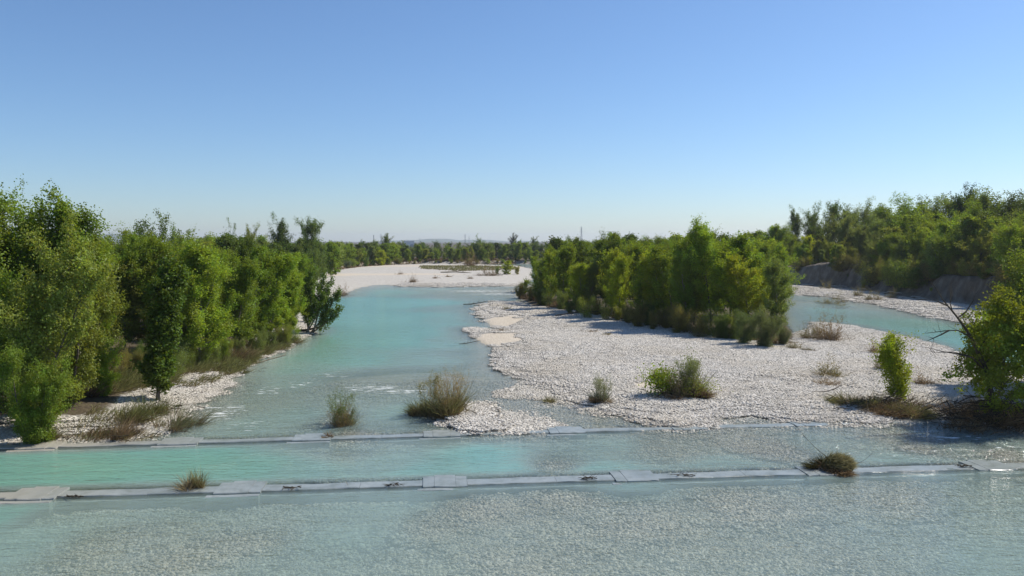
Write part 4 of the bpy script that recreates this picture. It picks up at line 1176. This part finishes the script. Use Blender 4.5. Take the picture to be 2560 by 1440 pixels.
# dry tuft on the near weir, left
dt = clump('dry_tuft', 470, 1218, 'fan of dry straw stems behind the nearer weir at left', [
    ('blades', blades('dry_blades', 520, .3, .75, mat_blade('dry_straw', (.26, .20, .115), (.20, .155, .075)), 71, .8, lean=(-.15, 0, 0), width=.014, bend=.5)),
    ('side_tuft', blades('dry_blades2', 260, .12, .75, M_STRAW, 72, .35, lean=(.1, 0, 0), width=.013, bend=.25)),
    ('stem', blades('dry_stems', 26, .5, 1.15, M_STRAW, 73, .7, width=.011, bend=.3))], z=-.02)
dt.children[1].location = (.42, .1, 0)
stick(886, 1208, 860, 1196, .28, 'thin_branch', 'tiny white stalk leaning on the nearer weir', .009, M_DEAD, 1, 4)

# dry plants and driftwood strewn over the gravel
def dry(px, py, w, h, label, seed, mat=M_BROWN, cat='plant', name='dry_bush', tw=20):
    e = clump(name, px, py, label, [('blades', blades('dry', int(60 + 120 * w), w * .36, h * 1.15, mat, seed, .7, width=.018, bend=.45)),
                                       ('root_tangle', twigs('dry_root', tw, (w * .8, w * .5, h * .35), seed + 1, M_DEAD, .013, ln=max(w * .6, .4)))], cat)
    if h >= .4:
        twig_bush(e, seed + 700, h * .85, w * .5, (.17, .15, .075) if mat is not M_BROWN else (.17, .12, .07), 7, leaf=.05 + .02 * w, stems=7, frame=M_DEAD if mat is M_GREYGREEN else M_BARK)
    return e
dry(2068, 858, 2.8, 1.4, 'uprooted brown root clump with pale sticks by the right channel', 81, tw=60)
dry(2032, 852, 2.0, .9, 'low olive-brown bush left of the uprooted root clump', 83, M_LODGED)
dry(1945, 870, 1.8, .8, 'brown root mass under the big grey-green willow bush', 85, tw=40)
dry(2195, 890, 2.0, .6, 'flat dark dead bush on the gravel behind the lime sapling', 87)
dry(2205, 935, 1.1, 1.0, 'grey leafless bush touching the left side of the lime sapling', 89, M_GREYGREEN)
dry(2310, 972, 1.4, .5, 'thin reddish-brown dry bush right of the lime sapling', 91)
dry(2070, 955, 1.8, .7, 'faint thin dry bush midway on the right gravel', 93, M_GREYGREEN, tw=8)
dry(2065, 975, 1.2, .4, 'low pinkish dead stalks below the faint dry bush', 95, M_BROWN, tw=8)
dry(1985, 882, 1.1, .45, 'small dead tuft right below the willow bush root mass', 97, M_GREYGREEN)
dry(2022, 888, .8, .35, 'smallest dead tuft on the gravel below the root clump', 99, M_GREYGREEN)
dry(1482, 838, .9, .3, 'small dark driftwood patch on the upper gravel bar', 101, tw=30)
dry(1515, 845, .8, .3, 'small straw tuft right of the dark driftwood patch', 103, M_STRAW)
dry(1267, 778, 1.0, .4, 'small dark tuft near the tip of the gravel bar', 105, M_GREYGREEN)
dry(1258, 832, 1.4, .3, 'dark drift line on the sandy notch of the gravel bar', 107, tw=40)
dry(852, 738, 3.0, .9, 'dark root stump stranded at the left corner of far gravel', 109, tw=50)
dry(1031, 708, 2.2, .8, 'dark stump lying midway on the far gravel', 111, tw=30)
dry(1222, 692, 5.0, 1.3, 'dark brush heap on the far gravel left of the bush clump', 113, tw=40)
dry(1175, 668, 7.0, 2.0, 'brown brush heap at the far end of the gravel', 115, tw=30)
dry(2080, 758, 3.2, .9, 'dark brush stranded in the right channel', 117, M_GREYGREEN, tw=40)
dry(2100, 763, 2.4, .6, 'second dark brush piece just right in the right channel', 119, M_GREYGREEN, tw=30)
dry(2048, 754, 1.5, .4, 'small floating brush leftmost in the right channel', 121, M_GREYGREEN)
dry(2108, 753, 1.6, .4, 'small dark brush at the far shore of the right channel', 123)
for i, (px, py, lb) in enumerate(((2147, 743, 'grey bush nearest the middle of the right gravel strip'), (2185, 752, 'low dead bush on the right gravel strip'), (2232, 748, 'small dead bush farther right on the right gravel strip'), (2065, 725, 'small brown bush at the left of the right gravel strip'))):
    dry(px, py, 2.0, .9, lb, 130 + 2 * i, M_GREYGREEN)
dry(1140, 847, .8, .3, 'dark twiggy snag poking from the water mid-river', 141, M_BROWN, tw=30)
def log(px, py, L, rz, rad, label, seed, mat=M_DARKWOOD, name='driftwood'):
    p = at_px(px, py, .05)
    r = np.random.default_rng(seed)
    pts = curve((-L / 2, 0, rad * .6), (1, 0, .02), L, 5, 0, r, .2)
    b = Bag(); b.tube(pts, np.linspace(rad, rad * .55, 6), 7)
    for k in range(3):
        b.tube(curve(pts[1 + k], (r.normal(.4, .3), r.normal(0, .5), .4), L * .18, 3, .2, r, .3), np.linspace(rad * .4, rad * .12, 4), 4)
    o = obj(name, b.mesh('driftwood', mat), None, (p[0], p[1], max(zg(*p), -.02)))
    o.rotation_euler[2] = rz
    return tag(o, label, 'driftwood')
log(1173, 858, 1.6, .1, .035, 'thin stick afloat off the sandy spit', 1)
log(1188, 760, 3.0, .05, .07, 'dark stick in the water by the gravel tip', 2)
log(1148, 685, 9.0, .1, .16, 'long thin log on the far gravel', 3, M_DEAD)
log(1450, 800, 5.0, -.15, .06, 'long low drift stick before the island shrubs', 4)
log(1555, 812, 3.0, -.2, .06, 'drift stick near the island shade', 5)
for i, (px, py, lb) in enumerate(((1000, 690, 'leftmost'), (1090, 700, 'middle'), (1120, 696, 'second from right'), (1175, 700, 'rightmost'))):
    dry(px, py, 1.6, .4, lb + ' of the small dark scraps on the far gravel', 150 + 2 * i, tw=20)

# left bank: flood-combed grass and brush, logs
def strewn(name, polys, n, L, mat, lean, seed, label, cat, width=.024, bend=.8, spread=.35):
    r = np.random.default_rng(seed)
    P = PW(polys); P = np.array(P)
    lo, hi = P.min(0), P.max(0)
    pts = []
    while sum(len(a) for a in pts) < n:
        X = r.uniform(lo[0], hi[0], 4000); Y = r.uniform(lo[1], hi[1], 4000)
        k = (sdist(X, Y, P) + vnoise(X, Y, 1.1) * 1.6 > 0) & (vnoise(X, Y, .8) > -.16)
        pts.append(np.stack([X[k], Y[k]], -1))
    B = np.concatenate(pts)[:n]
    Z = zg_v(B[:, 0], B[:, 1])[0] - .03
    me = blades(name, n, .5, L, mat, seed, spread, lean, width, bend, base=np.column_stack([B, Z]))
    return tag(obj(name, me), label, cat, kind='stuff')
strewn('lodged_grass', [(230, 985), (330, 960), (470, 925), (560, 905), (640, 880), (740, 855), (740, 862), (640, 902), (560, 935), (470, 950), (380, 985), (260, 1010)], 15000, .85, M_LODGED, (.75, .25, 0), 200, 'olive-brown grass combed flat by the flood along the left bank', 'grass')
strewn('lodged_grass', [(420, 975), (500, 945), (600, 910), (620, 915), (560, 945), (470, 985)], 1400, .6, M_LODGED, (.8, .1, 0), 201, 'brown flattened stalks on the gravel right of the columnar tree', 'grass')
strewn('flood_brush', [(160, 1090), (200, 1060), (300, 1040), (350, 1060), (320, 1096), (200, 1104)], 900, .6, M_LODGED, (.7, .1, 0), 202, 'tangled brown flood brush beside the farther weir at left', 'brush')
strewn('dark_litter', [(1292, 742), (1400, 779), (1600, 818), (1740, 842), (1830, 856), (1930, 868), (1960, 862), (1830, 840), (1700, 820), (1500, 788), (1320, 742)], 9000, .7, M_BROWN, (-.5, -.2, 0), 203, 'dark brown flood litter along the foot of the island wood', 'brush', width=.04)
strewn('dry_weeds', [(1050, 668), (1290, 668), (1300, 676), (1150, 682), (1050, 676)], 6000, .5, M_LODGED, (.2, 0, 0), 204, 'brown low weeds in a band across the far gravel', 'weeds', width=.14)
strewn('bank_turf', [(790, 685), (900, 669), (1050, 661), (1290, 661), (1290, 656), (1050, 656), (900, 663), (790, 679)], 6000, .9, M_BROWN, (.1, -.3, 0), 205, 'brown overhanging turf on the far scarp', 'turf', width=.16)
for i, (px, py, w, h, m, lb) in enumerate((
        (332, 1055, 1.7, 1.0, M_LODGED, 'grey-green leaning brush left of the waterside pair'),
        (395, 1030, 1.6, 1.0, M_LODGED, 'olive brush below the columnar tree leaning right'),
        (438, 1062, 1.5, 1.1, M_GREYGREEN, 'dark brush standing in the water right below the columnar tree'),
        (320, 1090, 1.6, .8, M_BROWN, 'reddish-brown twig bush by the farther weir'),
        (110, 1095, 1.0, .7, M_STRAW, 'straw stalks on the left block of the farther weir'),
        (250, 1085, 1.8, .5, M_BROWN, 'brown matted debris beside the pale log'),
        (205, 1010, 1.4, .7, M_BROWN, 'brown brush under the low olive tree'),
        (575, 905, 2.2, 1.3, M_BROWN, 'dark brown brush heap at the bend of the left bank'),
        (680, 868, 2.2, .9, M_LODGED, 'olive brush overhanging the left bank water'),
        (600, 925, 1.6, .5, M_LODGED, 'low drowned brush at the left bank waterline'))):
    p = at_px(px, py, .1)
    e = empty('flood_brush_clump', (p[0], p[1], zg(*p)))
    tag(e, lb, 'brush')
    obj('blades', blades('brush_blades', int(450 * w), w * .4, h * 1.2, m, 300 + i, .4, lean=(.6, .1, 0), width=.02, bend=.5), e)
    obj('dead_blades', blades('brush_dead', int(120 * w), w * .45, h * .8, M_STRAW, 320 + i, .7, lean=(.6, 0, 0), width=.018, bend=.7), e)
    obj('root_tangle', twigs('brush_roots', 24, (w * .9, w * .5, h * .35), 340 + i, M_DARKWOOD, .015, ln=w * .6), e)
log(200, 1088, 1.2, .5, .07, 'short pale log end at the farther weir on the left', 21, M_DEAD)
log(235, 1092, 2.4, .1, .05, 'brown log lying along the farther weir on the left', 22, M_DARKWOOD)
log(300, 1010, 2.2, .8, .03, 'thin pale branch on the left gravel', 23, M_DEAD)
log(410, 1012, 2.6, -.35, .08, 'dark root log at the foot of the columnar tree', 24, M_DARKWOOD)
log(660, 905, 3.0, .6, .05, 'driftwood branch along the left bank edge', 25, M_DEAD)
log(775, 828, 2.5, .3, .12, 'dark fallen trunk under the leaning poplar', 26, M_DARKWOOD)

# ------------------------------------------------------------------ the two concrete weirs
def weir(label, A, B, block_px, row_py, ztop_l, ztop_r, sill_w, block_w, block_d, silt_px, seed):
    """A,B: ends (px,py) of the sill's centre line; blocks at the given photo columns"""
    a, b = g(*A), g(*B)
    d = (b - a); Ln = np.linalg.norm(d); d = d / Ln
    nrm = np.array([-d[1], d[0]])
    if nrm[1] < 0: nrm = -nrm
    ang = math.atan2(d[1], d[0])
    e = empty('weir', (a[0], a[1], 0), ang)
    tag(e, label, 'weir')
    r = np.random.default_rng(seed)
    def s_of(px):
        # distance along the line of the point seen in column px
        k = (px - 1280.0) / FPX
        return (k * a[1] - a[0]) / (d[0] - k * d[1])
    zt = lambda s: ztop_l + (ztop_r - ztop_l) * s / Ln
    S = [s_of(p) for p in block_px]
    def slab(name, s0, s1, y0, y1, z0, z1, ch=.022, nx_=8, chip=.006, parent=None):
        """bevelled slab with worn edges"""
        n = max(2, int((s1 - s0) / .35))
        V, F = [], []
        prof = [(y0, z0), (y0, z1 - ch), (y0 + ch, z1), ((y0 + y1) / 2, z1 + .004), (y1 - ch, z1), (y1, z1 - ch), (y1, z0)]
        m = len(prof)
        sil = []
        for i in range(n + 1):
            s = s0 + (s1 - s0) * i / n
            dz = zt(s)
            for (yy, zz) in prof:
                j = r.normal(0, chip, 2)
                V.append([s, yy + j[0], zz + dz + j[1] * .5 * (zz == z1) + (.012 * math.sin(s * 1.7 + seed) * math.sin(s * .61 + 2) + .004 * math.sin(s * 4.3) if zz > -.5 else 0)])
                sil.append(sstep(silt_px[1] - silt_px[0], 0, s - silt_px[0]) if s > silt_px[0] else 1.0)
        for i in range(n):
            for q in range(m - 1):
                F.append([i * m + q, i * m + q + 1, (i + 1) * m + q + 1, (i + 1) * m + q])
        caps = []
        me_v = np.array(V)
        c0 = len(V)
        V2 = np.vstack([me_v, me_v[:m].mean(0), me_v[n * m:].mean(0)])
        sil += [sil[0], sil[-1]]
        T = [[q + 1, q, c0] for q in range(m - 1)] + [[n * m + q, n * m + q + 1, c0 + 1] for q in range(m - 1)]
        o = obj(name, mesh_np(name, V2, [np.array(F)[:, ::-1], np.array(T)[:, ::-1]], M_CONC, {'silt': sil}), parent or e)
        return o
    edges = []
    for s in S: edges += [s - block_w / 2, s + block_w / 2]
    ends = [-6.0] + edges + [Ln + 6.0]
    for i in range(0, len(ends), 2):
        if ends[i + 1] - ends[i] > .2:
            # each run is two beams butted end to end
            mid = (ends[i] + ends[i + 1]) / 2 + r.normal(0, .3)
            slab('sill_beam', ends[i] + .01, mid - .005, -sill_w / 2, sill_w / 2, -.9, 0.0)
            slab('sill_beam', mid + .005, ends[i + 1] - .01, -sill_w / 2, sill_w / 2, -.9, 0.0)
            slab('toe_step', ends[i] + .01, ends[i + 1] - .01, -sill_w / 2 - .16, -sill_w / 2 - .01, -.9, -.13)
    for s in S:
        w, dd = block_w, block_d
        bl = slab('block', s - w * .24, s + w * .24, -dd * .36, dd * .5, -.9, .03)
        slab('side_slab', s - w / 2, s - w * .24 - .006, -dd * .34, dd * .42, -.9, .022, parent=bl)
        slab('side_slab', s + w * .24 + .006, s + w / 2, -dd * .34, dd * .42, -.9, .02, parent=bl)
        slab('toe', s - w * .62, s + w * .5, -dd * .54, -dd * .36 - .012, -.9, -.02, parent=bl)
    return e
weir('nearer concrete weir of beams and wide blocks crossing the foreground', (0, 1241), (2560, 1163), [-440, 72, 590, 1110, 1590, 2068, 2490, 2900], 1200, .03, .006, .62, 1.45, 1.5, (-2.0, 4.0), 1)
weir('farther concrete weir of beams and blocks at the foot of gravel bars', (0, 1119), (2560, 1044), [-270, 85, 440, 775, 1102, 1417, 1725, 2030, 2330, 2620], 1090, .03, .004, .5, 1.5, 1.35, (0.0, 9.0), 2)
r = np.random.default_rng(91)
for i, (px, py, lb) in enumerate(((188, 1242, 'dark tuft of drift on the nearer weir near its left block'), (732, 1220, 'dark drift scrap on the nearer weir between second and third blocks'), (980, 1213, 'dark drift scrap on the nearer weir left of the third block'), (1466, 1196, 'dark drift scrap on the nearer weir left of the fourth block'), (1712, 1188, 'dark drift scrap on the nearer weir right of the fourth block'), (2410, 1165, 'dark drift scrap on the nearer weir near the right edge'))):
    p = g(px, py, .05)
    o = obj('drift_scrap', twigs('drift_scrap', 16, (.28, .1, .04), 400 + i, M_DARKWOOD, .012, .1, .3, (1, 0, 0)), None, (p[0], p[1], .05))
    tag(o, lb, 'debris')

# ------------------------------------------------------------------ far things: hills, shed, masts
def ridge(name, px0, px1, Y, prof, depth):
    n = 60
    V, F = [], []
    for i in range(n + 1):
        px = px0 + (px1 - px0) * i / n
        x = x_at(px, Y)
        zt = top_z(pl(prof, px), Y) + (vnoise(x, 0.0, 160.0) + .5 * vnoise(x, 5.0, 60.0)) * 9
        V += [[x, Y - depth, 0.5], [x, Y - depth * .4, zt * .62], [x, Y, max(zt, 1)], [x, Y + depth, 0.5]]
    for i in range(n):
        for q in range(3):
            F.append([i * 4 + q, (i + 1) * 4 + q, (i + 1) * 4 + q + 1, i * 4 + q + 1])
    o = obj(name, mesh_np(name, V, np.array(F), mat_plain('wooded_hill', (.05, .075, .035), .95), smooth=True))
    tag(o, kind='structure')
ridge('hills', 60, 620, 5200, [(60, 600), (230, 588), (280, 585), (330, 590), (450, 598), (620, 603)], 500)
ridge('hills', 960, 1340, 5600, [(960, 603), (1030, 600), (1075, 597), (1110, 598), (1150, 601), (1200, 600), (1340, 603)], 500)

shed = empty('white_shed', (*((x_at(1023, 930)), 930), 1.2), .2)
tag(shed, 'small white flat-roofed shed far off above the treetops', 'building')
b = Bag(); b.box((0, 0, 3.4), (11, 8, 6.8)); obj('wall', b.mesh('shed_wall', mat_plain('white_render', (.75, .75, .73)), False), shed)
b = Bag(); b.box((0, 0, 7.0), (11.6, 8.6, .36)); b.box((0, 0, 7.3), (11.2, 8.2, .2)); obj('roof', b.mesh('shed_roof', mat_plain('white_roof', (.8, .8, .8)), False), shed)
b = Bag(); b.box((2.5, -4.02, 1.6), (3.2, .08, 3.2)); obj('door', b.mesh('shed_door', mat_plain('grey_door', (.3, .32, .35)), False), shed)

M_STEEL = mat_plain('galvanised_steel', (.33, .35, .37), .6)
def pylon(px, Y, ty, label, arms=3, w=None):
    H = top_z(ty, Y) - 1.2
    e = empty('lattice_pylon', (x_at(px, Y), Y, 1.2), .3)
    tag(e, label, 'pylon')
    w = w or H * .13
    t = H * .0042
    b = Bag()
    for sx in (-1, 1):
        for sy in (-1, 1):
            b.tube([(sx * w / 2, sy * w / 2, 0), (sx * w * .2, sy * w * .2, H * .55), (sx * w * .09, sy * w * .09, H * .95), (0, 0, H)], [t * 1.4, t * 1.2, t, t], 4)
    obj('leg_frame', b.mesh('pylon_legs', M_STEEL), e)
    b = Bag()
    lv = np.linspace(0, .95, 11) ** .85 * .95
    wid = lambda q: np.interp(q, [0, .55, .95], [w / 2, w * .2, w * .09])
    for i in range(10):
        z0, z1 = lv[i] * H, lv[i + 1] * H
        a, c = wid(lv[i]), wid(lv[i + 1])
        for sx, sy, ex, ey in ((-1, -1, 1, -1), (1, -1, 1, 1), (1, 1, -1, 1), (-1, 1, -1, -1)):
            b.tube([(sx * a, sy * a, z0), (ex * c, ey * c, z1)], [t * .7, t * .7], 3)
            b.tube([(ex * a, ey * a, z0), (sx * c, sy * c, z1)], [t * .7, t * .7], 3)
    obj('bracing', b.mesh('pylon_bracing', M_STEEL), e)
    for k in range(arms):
        z0 = H * (.72 + .1 * k); L = w * (.95 - .15 * k)
        b = Bag()
        for s in (-1, 1):
            b.tube([(0, 0, z0 + H * .02), (s * L, 0, z0)], [t, t * .7], 3)
            b.tube([(0, 0, z0 - H * .02), (s * L, 0, z0)], [t, t * .7], 3)
        obj('cross_arm', b.mesh('pylon_arm', M_STEEL), e)
pylon(1453, 1500, 566, 'tall lattice pylon on the skyline between bank and island trees')
pylon(1163, 1700, 584, 'thin lattice pylon left of the dark rounded far tree')
pylon(1173, 1900, 590, 'smaller lattice pylon just right of the thin one')
pylon(953, 1300, 584, 'thin lattice pylon touching the ragged dark far tree')
pylon(1050, 2300, 594, 'faint lattice pylon right of the white shed')
mast = empty('chimney_mast', (x_at(935, 1100), 1100, 1.2)); tag(mast, 'thin dark chimney mast left of the ragged far tree', 'chimney')
hm = top_z(588, 1100) - 1.2
b = Bag(); b.tube([(0, 0, 0), (0, 0, hm * .6), (0, 0, hm)], [.55, .45, .38], 10); obj('shaft', b.mesh('mast_shaft', mat_plain('dark_chimney', (.16, .16, .17))), mast)
b = Bag(); b.tube([(0, 0, hm - .8), (0, 0, hm - .2)], [.6, .6], 10); obj('collar', b.mesh('mast_collar', mat_plain('dark_collar', (.12, .12, .13))), mast)

# ------------------------------------------------------------------ haze: the air over the plain
HAZE_DENSITY = 0.00014
if HAZE_DENSITY:
    t = NT('thin_haze')
    pv = t.n('VolumePrincipled')
    pv.inputs['Color'].default_value = (0.86, 0.92, 1.0, 1)
    pv.inputs['Density'].default_value = HAZE_DENSITY
    pv.inputs['Anisotropy'].default_value = 0.3
    t.l(pv.outputs[0], t.out.inputs['Volume'])
    b = Bag(); b.box((0, 2900, 28.0), (14000, 7000, 70.0))
    hz = obj('haze', b.mesh('haze', t.m, False))
    tag(hz, kind='stuff')

# blades, leaves of clumps and twig tangles are too fine to count
for o in bpy.data.objects:
    if o.parent is not None and o.name.split('.')[0] in ('blades', 'dead_blades', 'root_tangle', 'tall_stem', 'side_tuft', 'reeds', 'foliage', 'fallen_blades', 'straw_edge', 'brush_wing', 'brush', 'branch_pile', 'root_mat', 'combed_grass', 'shoot'):
        o['kind'] = 'stuff'
